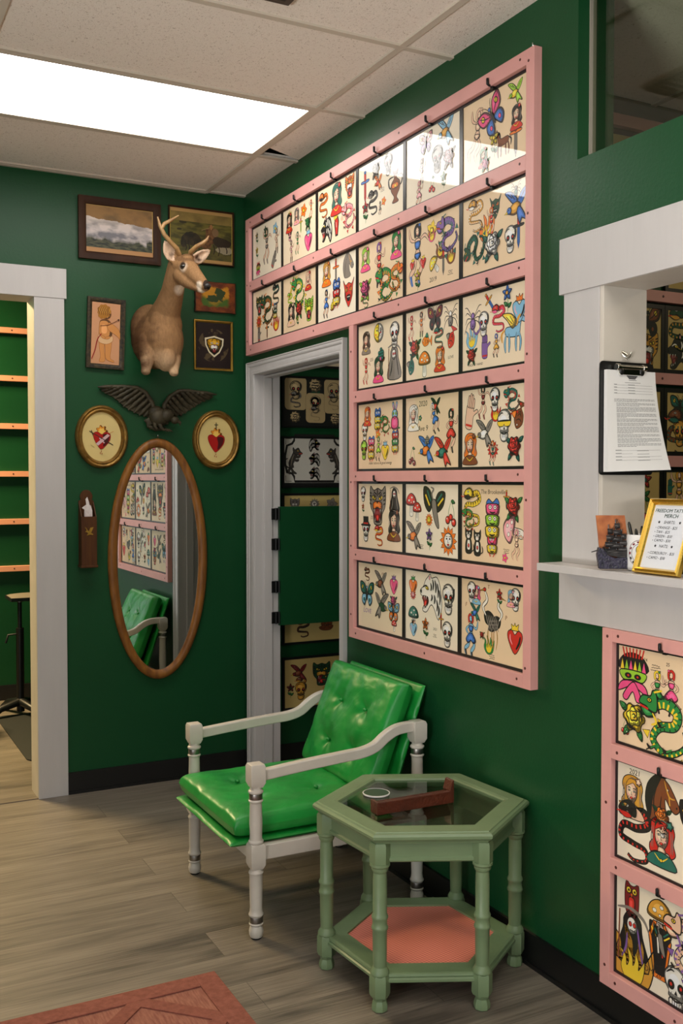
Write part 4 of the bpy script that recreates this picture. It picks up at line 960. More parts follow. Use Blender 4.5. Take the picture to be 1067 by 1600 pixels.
U[(2, 5)] = ([('scorp', .16, .68, .052, V_), ('dag', .45, .84, .04, B_, GD, dict(rot=.7)), ('flo', .72, .85, .045, B_, GD), ('heart', .9, .68, .045, LB, O_), ('skull', .34, .58, .038, W_), ('snake', .58, .62, .042, R_, P_), ('fla', .14, .42, .035, LB), ('rose', .14, .18, .032, R_, DG), ('hand', .36, .28, .04, V_), ('lady', .55, .26, .038, GD, B_), ('wh', .8, .38, .062, LB), ('txt', .2, .03, .009, 'MADE BY HAND')],
             'flash sheet with a blue winged horse and violet scorpion, third row right end', 'cream')
U[(3, 3)] = ([('head', .2, .82, .036, R_, O_), ('tiki', .45, .75, .045, B_, Y_), ('drag', .62, .66, .036, G_, R_), ('rab', .84, .78, .048, LB, P_), ('skull', .14, .58, .034, W_), ('tiki', .3, .3, .048, P_, O_), ('skull', .12, .28, .036, LG), ('lady', .47, .3, .048, LG, G_), ('heart', .62, .26, .038, Y_, LB), ('tiki', .85, .38, .045, R_, G_), ('dag', .9, .55, .03, R_, G_), ('gem', .45, .52, .02, O_), ('txt', .5, .05, .012, 'make tattoos & good energy')],
             'crowded neon flash sheet with a blue rabbit, beside doorway below the moon sheet', 'tan')
U[(3, 4)] = ([('head', .14, .72, .045, W_, W_), ('gem', .28, .71, .012, T_), ('lady', .57, .7, .055, B_, W_, dict(rot=.4)), ('bird', .58, .86, .03, K, R_), ('lady', .88, .5, .075, R_, K), ('bird', .4, .24, .05, B_, O_), ('ship', .42, .38, .02, GY_), ('bird', .72, .2, .052, R_, T_), ('che', .12, .14, .036, MR), ('txt', .33, .88, .022, '2020'), ('txt', .33, .52, .022, 'Ave 9')],
             'flash sheet lettered 2020 with red and teal parrot, middle of the rack', 'tan')
U[(3, 5)] = ([('hand', .12, .72, .055, S_, dict(rot=-.2)), ('lady', .34, .84, .055, MR, K), ('skull', .53, .85, .036, W_), ('fla', .54, .68, .028, R_), ('drag', .8, .82, .04, T_, R_), ('fish', .91, .6, .045, N_, O_, dict(rot=1.3)), ('gsk', .68, .5, .048, W_), ('bird', .36, .42, .045, GY_, W_), ('head', .12, .22, .05, N_, O_), ('sun', .5, .2, .03, R_, S_), ('lady', .5, .16, .04, T_, O_), ('rose', .84, .23, .045, R_, T_)],
             'flash sheet with a skull in yellow glasses and a hand, fourth row right end', 'cream')
U[(4, 3)] = ([('skull', .1, .85, .028, W_), ('beast', .45, .68, .072, GY_, O_), ('reap', .83, .78, .045, K, GY_), ('top', .17, .25, .04), ('snake', .48, .2, .038, R_, Y_), ('head', .82, .38, .058, N_, K), ('scr', .32, .5, .018), ('flo', .1, .62, .02, R_)],
             'flash sheet with a black tiger head and a top hat skull, beside the doorway', 'cream')
U[(4, 4)] = ([('mush', .1, .72, .042, R_), ('mush', .22, .62, .034, R_), ('bat', .55, .68, .072), ('che', .88, .6, .048, R_), ('sun', .46, .5, .024, O_, Y_), ('bird', .15, .25, .05, GY_, O_), ('flo', .47, .22, .04, V_, DG), ('sun', .83, .22, .052, O_, W_), ('scr', .3, .12, .02)],
             'flash sheet with a spread winged stork and an orange sun face', 'pale')
U[(4, 5)] = ([('snake', .16, .72, .06, Y_, K), ('drag', .1, .55, .035, G_, R_), ('tiki', .5, .55, .068, P_, LG), ('tiki', .5, .28, .05, LG, P_), ('rose', .83, .74, .045, R_, G_), ('dag', .72, .82, .03, GY_), ('cat', .1, .25, .042), ('cat', .25, .23, .042), ('mush', .82, .44, .052, LP, dict(rot=1.3)), ('lady', .88, .26, .05, S_, LP), ('gem', .7, .07, .016, P_), ('txt', .5, .9, .016, 'The Brookeville'), ('scr', .72, .18, .02)],
             'flash sheet with pink and lime stacked faces and two cats, fifth row right end', 'tan')
U[(5, 3)] = ([('fly', .2, .52, .052, T_, LB), ('bird', .52, .74, .045, GY_, N_), ('bird', .55, .38, .05, GY_, DG, dict(flip=-1)), ('heart', .82, .75, .038, P_, V_), ('rose', .82, .5, .026, P_, T_), ('fly', .82, .32, .04, LB, O_), ('mush', .83, .12, .022, R_), ('txt', .58, .86, .013, 'FTP', N_), ('txt', .2, .22, .020, 'LOVE', V_), ('scr', .62, .55, .018), ('snake', .2, .85, .025, N_, K)],
             'flash sheet lettered FTP and LOVE with a teal butterfly, lowest row left', 'cream')
U[(5, 4)] = ([('heart', .14, .8, .036, O_, G_), ('sun', .14, .66, .02, R_, LP), ('pan', .5, .68, .075, W_, R_, K), ('skull', .84, .68, .05, W_), ('fla', .85, .76, .034, K), ('mush', .15, .33, .04, T_), ('heart', .15, .16, .032, LB, O_), ('flo', .4, .2, .04, O_, N_), ('skull', .82, .18, .042, W_), ('dag', .7, .34, .03, N_), ('txt', .58, .2, .010, '2021'), ('scr', .58, .14, .016)],
             'flash sheet with a white tiger in profile and skull with dagger, lowest row middle', 'pale')
U[(5, 5)] = ([('skull', .16, .84, .034, W_), ('head', .24, .82, .030, LB, P_), ('crane', .46, .54, .095, GY_, K), ('crane', .56, .50, .085, GY_, K, dict(flip=-1)), ('flo', .62, .84, .03, R_, T_), ('skull', .87, .84, .034, W_), ('head', .8, .85, .026, LP, LB), ('lady', .15, .26, .075, B_, R_, LB), ('bird', .22, .58, .028, T_, B_), ('heart', .86, .34, .05, R_, Y_), ('fla', .45, .18, .03, G_), ('rose', .34, .3, .014, R_), ('txt', .44, .93, .014, 'T', N_), ('txt', .06, .64, .016, 'F', N_), ('txt', .72, .56, .016, 'P', N_), ('scr', .5, .06, .022)],
             'flash sheet with two cranes and a burning red heart, lowest row right end', 'tan')
for (r, c), (spec, lab, pap) in U.items():
    flash((-.0005, COL[c], ROWZ[r]), RIGHT, spec, lab, 'framed flash sheets in the large pink rack', pap, h=(.2596, .2596, .2586, .2671, .2651, .2671)[r], seed=r * 7 + c)

# ------------------------------------------------------------------ the lower pink rack under the counter
rack2 = thing('display_rack', 'pink wooden display rack below the counter ledge', 'display rack', (0, -2.63, .105), RIGHT)
def rk2(y, z): return (-2.63 - y, z - .105)
board(rack2, rk2, 'stile', -2.667, -2.630, .105, 1.066)
for za, zb in ((1.032, 1.066), (.722, .762), (.417, .457), (.105, .146)): board(rack2, rk2, 'rail', -4.1, -2.667, za, zb)
screws(rack2, rk2, [(-2.65, 1.045), (-2.65, .60), (-2.65, .16), (-2.69, 1.05), (-2.69, .742), (-2.69, .437), (-2.69, .126), (-2.9, .126)])
hooks(rack2, rk2, [(-2.846, z) for z in (1.034, .724, .419)] + [(-3.205, z) for z in (1.034, .724, .419)])
S2 = [
 ([('crown', .14, .68, .068), ('rose', .16, .28, .055, Y_, G_), ('lady', .40, .62, .055, G_, Y_), ('lady', .54, .64, .06, P_, R_, dict(flip=-1)), ('drag', .48, .26, .085, G_, Y_), ('skull', .8, .6, .05), ('scr', .38, .88, .022), ('che', .06, .15, .022, R_), ('txt', .27, .9, .010, '24', K), ('txt', .5, .9, .010, '25', K)],
  'flash sheet with a masked head in feathered crown, top sheet under the counter', 'tan'),
 ([('head', .14, .68, .055, S_, GD), ('snake', .17, .32, .075, K, R_), ('hh', .47, .78, .062, N_, K), ('rose', .46, .6, .034, O_, DG), ('head', .46, .32, .062, T_, R_), ('skull', .47, .46, .02, W_), ('flo', .05, .52, .03, GD, DG), ('bat', .8, .6, .06), ('txt', .16, .93, .016, '2021'), ('scr', .17, .89, .022)],
  'flash sheet lettered 2021 with a snake woman and a horse head', 'pale'),
 ([('reap', .16, .42, .075, K, V_), ('fla', .16, .2, .085, GD), ('owl', .15, .82, .05, MR, R_), ('cof', .45, .45, .075, K, O_), ('mush', .45, .78, .052, GD), ('bat', .45, .56, .04), ('drag', .74, .6, .08, S_, V_), ('skull', .62, .14, .055, W_), ('txt', .38, .16, .016, "DM '20")],
  'flash sheet with a reaper in flames and a coffin, lowest under the counter', 'pale')]
for k, (spec, lab, pap) in enumerate(S2):
    flash((-.0005, -2.846, (.7622, .4572, .1462)[k]), RIGHT, spec, lab, 'framed flash sheets under the counter', pap, h=(.2695, .2645, .2705)[k], seed=50 + k, fw=.007)
for k in range(3):
    flash((-.0005, -3.205, (.7622, .4572, .1462)[k]), RIGHT, S2[(k + 1) % 3][0], ('flash sheet with a snake woman beyond the right edge, upper of three', 'flash sheet with a reaper beyond the right edge, middle of three', 'flash sheet with a masked crown head beyond the right edge, lowest')[k], 'framed flash sheets under the counter', 'cream', h=(.2695, .2645, .2705)[k], seed=60 + k, fw=.007)

# ------------------------------------------------------------------ sheets in the room behind the counter (on the partition at y = -1.85)
rack3 = thing('display_rack', 'pink display rack on the partition behind the counter window', 'display rack', (.14, -1.85, .9), BACK)
def rk3(x, z): return (x - .14, z - .9)
def board3(name, xa, xb, za, zb):
    b = MB(); p = rk3(xa, za); q = rk3(xb, zb); b.box(p[0], q[0], -.03, -.0005, p[1], q[1]); return b.obj(name, M['pink'], rack3, bevel=.001)
board3('stile', .145, .185, .9, 2.79); board3('stile', 1.82, 1.86, .9, 2.79)
R3 = [(.9, .94), (1.205, 1.248), (1.508, 1.550), (1.818, 1.860), (2.124, 2.166), (2.434, 2.476), (2.742, 2.785)]
for za, zb in R3: board3('rail', .185, 1.82, za, zb)
p3 = [(x, (za + zb) / 2) for za, zb in R3 for x in (.93, .62)]
f0 = None
for x, z in p3:
    q = rk3(x, z)
    if f0 is None:
        b = MB(); b.lathe([(.005, 0), (.005, .0008), (.002, .001)], seg=10, mtx=Matrix.Rotation(PI / 2, 4, 'X')); f0 = b.obj('screw', M['screw'], rack3, loc=(q[0], -.03, q[1]))
    else: dup(f0, rack3, (q[0], -.03, q[1]))
ZR = [z for _, z in R3][:-1]
B3 = {
 (5, 1): ([('lady', .3, .3, .06, K, K), ('bird', .6, .4, .05, K, GY_), ('skull', .8, .4, .05, GY_)], 'flash sheet seen low in the high transom pane'),
 (5, 2): ([('bird', .3, .4, .06, K, GY_), ('skull', .7, .4, .06, GY_)], 'flash sheet right of the one seen in the transom pane'),
 (4, 2): ([('snake', .3, .5, .08, K, GD), ('beast', .7, .5, .07, GD)], 'topmost flash sheet seen through the counter window'),
 (3, 1): ([('fly', .80, .78, .065, N_, K), ('beast', .80, .3, .065, GD), ('lady', .4, .5, .09, T_, K)], 'flash sheet with moth and tiger face, upper left behind counter window'),
 (3, 2): ([('snake', .2, .72, .08, DG, GD), ('pan', .2, .26, .075, K, MR), ('lady', .5, .3, .06, T_), ('skull', .8, .6, .08)], 'flash sheet with coiled figure and dark profile, upper right behind counter window'),
 (2, 1): ([('lady', .8, .55, .08, GY_, K), ('rose', .4, .5, .06, MR, T_)], 'flash sheet mostly hidden behind the clipboard'),
 (2, 2): ([('fly', .2, .76, .05, T_, DG), ('snake', .2, .34, .085, N_, T_), ('skull', .2, .3, .05, GD), ('drag', .55, .5, .07, R_, O_)], 'flash sheet with a green fly and a skull, right of the clipboard'),
 (1, 1): ([('flo', .78, .78, .06, R_, T_), ('che', .78, .3, .06, R_), ('dag', .45, .5, .08)], 'flash sheet with a red pomegranate behind the pen mug'),
 (1, 2): ([('lady', .2, .68, .085, GD, GD), ('hand', .05, .75, .03, T_), ('fish', .2, .2, .06, T_, GD)], 'flash sheet with a golden haired woman above the gold frame'),
 (0, 1): ([('rose', .4, .5, .07, R_, T_)], 'flash sheet low behind the counter ledge, left'),
 (0, 2): ([('skull', .4, .5, .07, GD)], 'flash sheet low behind the counter ledge, right')}
for (r, c), (spec, lab) in B3.items():
    xc = (.0, .776, 1.135)[c]
    flash((xc, -1.8505, ZR[r] + .001), BACK, spec, lab, 'framed flash sheets behind the counter', 'olive', h=.256, w=.357, seed=80 + r * 3 + c, fw=.016)
flash((.418, -1.8505, ZR[3] + .001), BACK, B3[(3, 1)][0], 'flash sheet behind the upper end of the clipboard', 'framed flash sheets behind the counter', 'olive', h=.256, w=.357, seed=99, fw=.009)

# ------------------------------------------------------------------ the room behind the half door
def wide(loc, spec, label, paper, h, deco=None, w=.366, mono=None, fw=.012):
    t = flash(loc, BACK, spec, label, 'framed flash sheets in the room behind the half door', paper, w=w, h=h, fw=fw, seed=int(loc[2] * 100), mono=mono)
    return t
M['blacksheet'] = mat('black_sheet', (.006, .006, .006), .5, coat=.6, coat_rough=.05)
X3 = .386
wide((X3, -.001, 2.035), [('snake', .55, .3, .05, K, GY_), ('bird', .8, .3, .05, K, GY_)], 'pale flash sheet at the top of the doorway view', 'cream', .30, mono=GY_)
def rrect(x0, x1, z0, z1, r, n=5):
    p = []
    for cx, cz, a0 in ((x1 - r, z1 - r, 0), (x0 + r, z1 - r, PI / 2), (x0 + r, z0 + r, PI), (x1 - r, z0 + r, 1.5 * PI)):
        for k in range(n + 1): a = a0 + PI / 2 * k / n; p.append((cx + r * math.cos(a), cz + r * math.sin(a)))
    return p
def framed_black(z, h, label, draw, paper='blacksheet'):
    t = flash((X3, -.001, z), BACK, [('scr', .5, -2, .001)], label, 'framed flash sheets in the room behind the half door', paper, w=.366, h=h, fw=.010)
    d = [o for o in t.children if o.name.startswith('drawing')][0]
    a = Art(); draw(a); me = a.b.mesh('drawing', M['ink']); old = d.data; d.data = me; bpy.data.meshes.remove(old)
    return t
TN = rgb(196, 170, 122)
def draw_skulls(a):
    a.at(0, 0, 1)
    for x0, x1, z0, z1 in ((-.168, -.045, .075, .243), (-.050, .062, .012, .165), (.055, .168, .062, .240)): a.sh(rrect(x0, x1, z0, z1, .022), TN, False, .0012)
    for x, z, s_, f_ in ((-.106, .165, .066, 1), (.006, .095, .062, 1), (.112, .16, .07, 1)):
        a.at(x, z - .035, s_ * .62); m_snake(a, GY_, K); a.at(x, z + .010, s_ * .72); m_skull(a, TN); 
    a.at(.006, .135, .03); m_fl = [(math.cos(t) * (1 + .35 * (k % 2)), .3 + math.sin(t) * (1 + .35 * (k % 2))) for k, t in enumerate([PI * q / 10 for q in range(11)])]; a.poly(m_fl, DG)
    for x, z, t1 in ((.004, .205, 0), (-.11, .04, 1), (.12, .035, 2)):
        a.at(x, z, .040 if t1 == 0 else .033); a.lobe(0, 0, .85, 9, .10, TN, .05); a.scribble(0, .32, 1.2, 3, .35, 3 + t1, .16, K)
framed_black(1.725, .262, 'black flash sheet with rounded tan panels of skulls', draw_skulls)
PW = rgb(205, 200, 188)
def draw_panthers(a):
    a.at(0, 0, 1); x1, z0, z1 = .215, .01, .243
    x1 = .170; a.sh([(-x1, z0), (x1, z0), (x1, z1), (-x1, z1)], PW, False, .001)
    outer = [(x * .8, z * 1.06) for x, z in [(-.14, z1 - .004), (.14, z1 - .004), (.145, z1 - .03), (.16, z1 - .045), (.195, z1 - .055), (.208, .14), (.208, .10), (.195, .06), (.16, .055), (.145, .04), (.14, z0 + .006), (-.14, z0 + .006), (-.145, .04), (-.16, .055), (-.195, .06), (-.208, .10), (-.208, .14), (-.195, z1 - .055), (-.16, z1 - .045), (-.145, z1 - .03)]]
    a.ribbon(outer, .012, K, True); 
    for fx in (1, -1):
        for zz, d in ((z1 - .008, -1), (z0 + .008, 1)):
            a.k = 2; a.ln([(fx * .163, zz + d * .030), (fx * .163, zz), (fx * .130, zz)], .003, K, False, False)
    for x, z, f_ in ((.0, .205, -1), (.0, .130, 1), (.0, .056, 1)):
        a.at(x, z, .036, 0, f_); m_panther(a, K, GY_, PW)
    for fx in (1, -1):
        a.at(fx * .125, .12, .072, 0, fx if fx < 0 else 1); a.m = (fx * .125, .12, .072, 0, -fx); m_prowl(a)
framed_black(1.418, .262, 'black and white panther flash sheet in ornate border', draw_panthers)
wide((X3, -.001, 1.155), [('beast', .16, .8, .032, GY_), ('sun', .5, .8, .03, GY_, W_), ('gem', .8, .8, .035, GY_), ('skull', .3, .4, .04), ('rose', .7, .4, .04, GY_, GY_)], 'tan flash sheet cut off by the top of the half door', 'olive', .235, mono=GY_)
wide((X3, -.001, .612), [('snake', .3, .3, .045, K, GY_), ('ship', .7, .4, .045, GY_)], 'brown flash sheet just below the half door', 'olive', .25, mono=N_)
wide((X3, -.001, .275), [('bird', .22, .72, .045, MR, N_), ('skull', .26, .32, .045, GD), ('snake', .26, .46, .04, N_, GD), ('beast', .62, .66, .06, DG, GD), ('flo', .08, .35, .04, MR, DG), ('drag', .8, .4, .06, DG, GD)], 'flash sheet with snake skull and tiger above the chair arm', 'olive', .272)
# half door, opened into that room, on four black hinges
hd = thing('half_door', 'green half height door panel hinged in the white doorway', 'door', (.135, -.138, .738))
b = MB(); b.box(-.012, .47, -.017, .017, 0, .588); b.obj('door_panel', M['wall'], hd, bevel=.002)
for z in (.012, .165, .375, .524):
    b = MB(); b.box(-.052, -.012, -.0175, .0, z, z + .056); b.lathe([(.0055, z - .002), (.0055, z + .058)], -.030, -.019, 10); b.lathe([(.0045, z - .002), (.0045, z + .058)], -.013, -.019, 10)
    for q in (.014, .028, .042):
        b.box(-.0475, -.0445, -.0185, -.017, z + q - .0015, z + q + .0015)
    b.obj('hinge', M['blackmetal'], hd)
# ------------------------------------------------------------------ pictures on the back wall
def nz(x, y, s=1, o=0): return noise.fractal(Vector((x * s, y * s, o)), 1.0, 2.0, 4)
def mixc(a, b, t): t = max(0, min(1, t)); return tuple(a[i] * (1 - t) + b[i] * t for i in range(3))
def canvas(w, h, fn, nu, nv):
    """a painted panel: flat grid whose cells carry the pigment fn(u,v)"""
    b = MB()
    for j in range(nv):
        for i in range(nu):
            u, v = (i + .5) / nu, (j + .5) / nv
            x0, x1, z0, z1 = -w / 2 + w * i / nu, -w / 2 + w * (i + 1) / nu, h * j / nv, h * (j + 1) / nv
            b.add([(x0, 0, z0), (x1, 0, z0), (x1, 0, z1), (x0, 0, z1)], [(0, 1, 2, 3)], fn(u, v))
    return b
def rframe(w, h, fw, depth, prof=None, chamf=.3):
    """mitred rectangular frame with a profile: (d inward, t out of the wall)"""
    prof = prof or [(0, .001), (0, depth), (fw * .35, depth * 1.05), (fw * .8, depth * .8), (fw, depth * .55), (fw, .001)]
    b = MB(); v = []
    for d, t_ in prof: v += [(-w / 2 + d, -t_, d), (w / 2 - d, -t_, d), (w / 2 - d, -t_, h - d), (-w / 2 + d, -t_, h - d)]
    f = []
    for i in range(len(prof) - 1):
        for k in range(4): a_, b_ = i * 4 + k, i * 4 + (k + 1) % 4; f.append((a_, b_, b_ + 4, a_ + 4))
    b.add(v, f); b.box(-w / 2 + fw * .5, w / 2 - fw * .5, -depth * .3, -.0005, fw * .5, h - fw * .5)
    return b
def picture(x0, x1, z0, z1, fw, depth, fmat, fn, label, res=(230, 150), tilt=0, name='framed_picture'):
    w, h = x1 - x0, z1 - z0
    t = thing(name, label, 'framed picture', ((x0 + x1) / 2, -.0005, z0)); t.rotation_euler.y = tilt
    rframe(w, h, fw, depth).obj('frame', fmat, t, 40)
    c = canvas(w - 2 * fw + .002, h - 2 * fw + .002, fn, *res); c.obj('picture', M['paint'], t, loc=(0, -depth * .5, fw - .001))
    return t
def p_fog(u, v):
    if v < .10: return rgb(176, 130, 84)
    if v > .985 or u > .985: return rgb(200, 165, 90)
    tan = mixc(rgb(150, 112, 66), rgb(118, 92, 58), nz(u, v, 4, 3) + .3)
    top = .74 - .12 * u + .03 * nz(u, 0, 8)
    if v > top: return tan
    cloud = mixc(rgb(212, 200, 196), rgb(120, 118, 124), .5 + 1.2 * nz(u * 2, v * 3, 2.2, 7))
    cloud = mixc(cloud, rgb(232, 215, 200), (v - .5) * 2.5)
    land = mixc(rgb(38, 44, 36), rgb(84, 84, 62), .5 + nz(u * 3, v * 6, 4, 2))
    e = .27 + .07 * nz(u, 0, 6, 5) - .04 * u + (.10 if u > .9 else 0)
    return mixc(land, cloud, (v - e) * 14)
picture(-.8147, -.428, 2.476, 2.762, .036, .022, M['darkwood'], p_fog, 'dark wood framed landscape with a white fog bank, upper left of the deer')
def p_hunt(u, v):
    if v > .93 or v < .07: return rgb(178, 140, 84)
    if u < .015 or u > .985: return rgb(190, 160, 70)
    if v > .76: return mixc(rgb(140, 118, 62), rgb(118, 98, 52), .5 + nz(u, v, 5))
    g = mixc(rgb(104, 96, 40), rgb(70, 66, 30), .5 + 1.3 * nz(u * 2, v * 5, 3, 1))
    def blob(cx, cy, rx, ry): return ((u - cx) / rx) ** 2 + ((v - cy) / ry) ** 2 + .6 * nz(u * 6, v * 6, 1, cx) < 1
    def leg(cx, z0, z1, w_=.008): return abs(u - cx - .01 * math.sin(v * 30)) < w_ and z0 < v < z1
    if leg(.25, .2, .4) or leg(.30, .22, .4) or leg(.40, .2, .4) or leg(.45, .23, .4): return rgb(34, 30, 20)
    if leg(.70, .18, .36) or leg(.78, .16, .34) or leg(.90, .22, .36): return rgb(44, 34, 22)
    if blob(.655, .70, .022, .05): return rgb(150, 104, 62)
    if blob(.72, .60, .05, .07): return rgb(120, 92, 62)
    if .50 < u < .70 and abs(v - (.62 + (u - .5) * .5)) < .008: return rgb(140, 118, 72)
    if blob(.33, .44, .16, .13) or blob(.22, .38, .05, .12) or blob(.44, .40, .05, .08): return mixc(rgb(36, 32, 20), rgb(60, 50, 30), nz(u * 9, v * 9) + .4)
    if blob(.82, .42, .14, .10): return rgb(48, 38, 24)
    if blob(.64, .52, .08, .20) or blob(.58, .36, .09, .10): return mixc(rgb(82, 52, 30), rgb(120, 84, 48), nz(u * 20, v * 20) + .5)
    if blob(.86, .27, .13, .07): return rgb(152, 140, 112)
    if blob(.2, .74, .06, .03) or blob(.15, .6, .04, .025): return rgb(56, 50, 28)
    return mixc(g, rgb(66, 62, 34), .4 if v < .3 else 0)
picture(-.3864, -.0548, 2.507, 2.7705, .007, .016, M['darkwood'], p_hunt, 'old print of a buffalo hunt on olive grass, behind the antlers')
def p_rider(u, v):
    e = min(u, 1 - u, v * .9, (1 - v) * .9) + .05 * nz(u, v, 7)
    col = mixc(rgb(176, 120, 26), rgb(60, 88, 26), (.62 - v) * 3 + .8 * nz(u, v, 3))
    if ((u - .62) / .13) ** 2 + ((v - .62) / .24) ** 2 + .8 * nz(u * 8, v * 8) < 1 or ((u - .45) / .16) ** 2 + ((v - .45) / .12) ** 2 + nz(u * 9, v * 9, 1, 4) < 1: col = rgb(40, 56, 24)
    return mixc(mixc(rgb(82, 34, 12), rgb(120, 58, 18), .5 + nz(u * 5, v * 5)), col, (e - .13) * 20)
t = thing('wall_plaque', 'small wooden plaque with burnt edge and a green horse rider, right of the deer nose', 'plaque', (-.153, -.0005, 2.2765))
b = MB(); rr = random.Random(4)
o_ = []
for (xa, za, xb, zb) in ((-.104, 0, .104, 0), (.104, 0, .104, .148), (.104, .148, -.104, .148), (-.104, .148, -.104, 0)):
    for k in range(9): q = k / 9; o_.append((xa + (xb - xa) * q + rr.uniform(-.002, .002), za + (zb - za) * q + rr.uniform(-.002, .002)))
b.prism(o_, -.016, -.001); b.obj('board', M['darkwood'], t)
canvas(.200, .142, p_rider, 150, 106).obj('picture', M['paint'], t, loc=(0, -.0163, .003))
# cherub in a carved dark frame
w, h = .176, .327
t = thing('framed_picture', 'narrow dark carved frame with a cherub holding a bow on pink paper', 'framed picture', (-.698, -.0005, 1.975)); t.rotation_euler.y = .035
rframe(w, h, .022, .020).obj('frame', mat('carved_dark_gilt', (.010, .009, .006), .5, spec=.3, col2=(.055, .036, .012), vscale=70, bump=.6, bscale=160), t, 40)
b = MB(); b.box(-w / 2 + .02, w / 2 - .02, -.011, -.008, .02, h - .02); b.obj('paper_sheet', mat('peach_paper', rgb(196, 140, 98), .6, var=.1, vscale=9), t)
a = Art(8e-5); SK = rgb(196, 132, 70); SKD = rgb(150, 92, 42)
a.at(-.003, .155, .12)
a.k = 0; a.sh([(-.2, .55), (.05, .62), (.22, .5), (.28, .2), (.24, -.1), (.1, -.2), (-.1, -.2), (-.22, -.05), (-.24, .2)], SK, w=.015, ol=SKD)
a.sh([(-.2, -.02), (-.22, -.4), (-.16, -.8), (-.2, -1.02), (.02, -.98), (-.02, -.5), (.02, -.1)], SK, w=.015, ol=SKD)
a.sh([(.0, -.1), (.02, -.5), (.06, -.9), (.34, -1.02), (.36, -.95), (.22, -.85), (.26, -.4), (.24, -.05)], SK, w=.015, ol=SKD)
a.sh([(.15, .5), (.5, .3), (.62, .02), (.7, -.02), (.6, -.12), (.45, .02), (.1, .25)], SK, w=.015, ol=SKD)
a.sh([(-.25, .02), (-.1, -.12), (.12, -.14), (.27, .0), (.3, -.2), (.05, -.34), (-.25, -.26)], rgb(205, 165, 120), w=.015, ol=SKD)
a.el(.03, .82, .19, .2, SK, .015, SKD); a.lobe(-.06, .93, .26, 9, .06, rgb(160, 105, 28), 0); a.lobe(-.14, .78, .15, 7, .08, rgb(160, 105, 28), 0)
for q in (-.24, -.16, -.08, .0, .08, .14): a.ln([(q + .02, 1.12), (q - .06, .98), (q + .0, .86), (q - .03, .76)], .022, rgb(96, 56, 14)); a.ln([(q + .05, 1.08), (q - .0, .95), (q + .05, .85)], .016, rgb(205, 155, 62))
a.ln([(.12, .86), (.2, .84)], .02, SKD); a.el(.15, .8, .012, .012, K, 0)
a.ln([(-.15, .05), (-.3, -.2), (-.38, -.6), (-.5, -.95)], .035, rgb(140, 24, 18), True, False); a.ln([(-.2, .35), (.1, .4), (.45, .6)], .02, rgb(90, 40, 20), False, False); a.ln([(.45, .62), (.52, .66), (.5, .58)], .04, rgb(60, 25, 15)); a.ln([(.7, -.05), (.72, -.18)], .03, SKD)
a.b.obj('drawing', M['paint'], t, loc=(0, -.0112, 0))
# tiger badge on dark cloth, gold bead frame
w, h = .199, .242
t = thing('framed_picture', 'gold beaded frame with a tiger head patch on dark brown', 'framed picture', (-.1615, -.0005, 1.9945))
rframe(w, h, .011, .014).obj('frame', M['gold'], t, 40)
def p_dark(u, v):
    n = nz(u * 2.2, v * 2.2, 2, 9); r = math.hypot(u - .5, (v - .5) * 1.2)
    base = rgb(36, 20, 16)
    if .17 < r < .44 and n > .02: return mixc(base, rgb(84, 70, 46), (n - .02) * 5)
    return mixc(base, rgb(20, 10, 9), r)
canvas(w - .02, h - .02, p_dark, 110, 136).obj('backing', M['paint'], t, loc=(0, -.007, .010))
a = Art(1e-4); a.at(.004, .118, .052)
a.sh([(-.95, .75), (-.5, .85), (0, .98), (.5, .85), (.95, .75), (.9, .1), (.55, -.6), (0, -1.05), (-.55, -.6), (-.9, .1)], rgb(226, 214, 180), False, .02)
a.sh([(-.8, .6), (-.4, .72), (0, .82), (.4, .72), (.8, .6), (.75, .1), (.45, -.5), (0, -.85), (-.45, -.5), (-.75, .1)], rgb(30, 22, 14), False, 0)
a.sh([(-.7, .55), (0, .75), (.7, .55), (.62, .0), (.3, -.4), (-.3, -.4), (-.62, .0)], rgb(216, 160, 24)); a.sh([(-.35, .05), (0, .15), (.35, .05), (.3, -.3), (-.3, -.3)], rgb(238, 232, 214))
a.sh([(-.2, -.25), (.2, -.25), (.14, -.6), (-.14, -.6)], rgb(120, 26, 20)); a.sh([(-.12, .1), (.12, .1), (0, -.02)], rgb(190, 90, 100), False, .02)
for f_ in (1, -1):
    a.el(f_ * .26, .28, .12, .07, W_, .03); a.el(f_ * .26, .28, .04, .04, K, 0); a.ln([(f_ * .66, .45), (f_ * .5, .2)], .07); a.ln([(f_ * .15, .65), (f_ * .3, .45)], .07); a.ln([(f_ * .6, .1), (f_ * .42, .0)], .07); a.sh([(f_ * .1, -.25), (f_ * .17, -.25), (f_ * .13, -.42)], W_, False, .01)
a.b.obj('patch', M['inkmatte'], t, loc=(0, -.0072, 0))
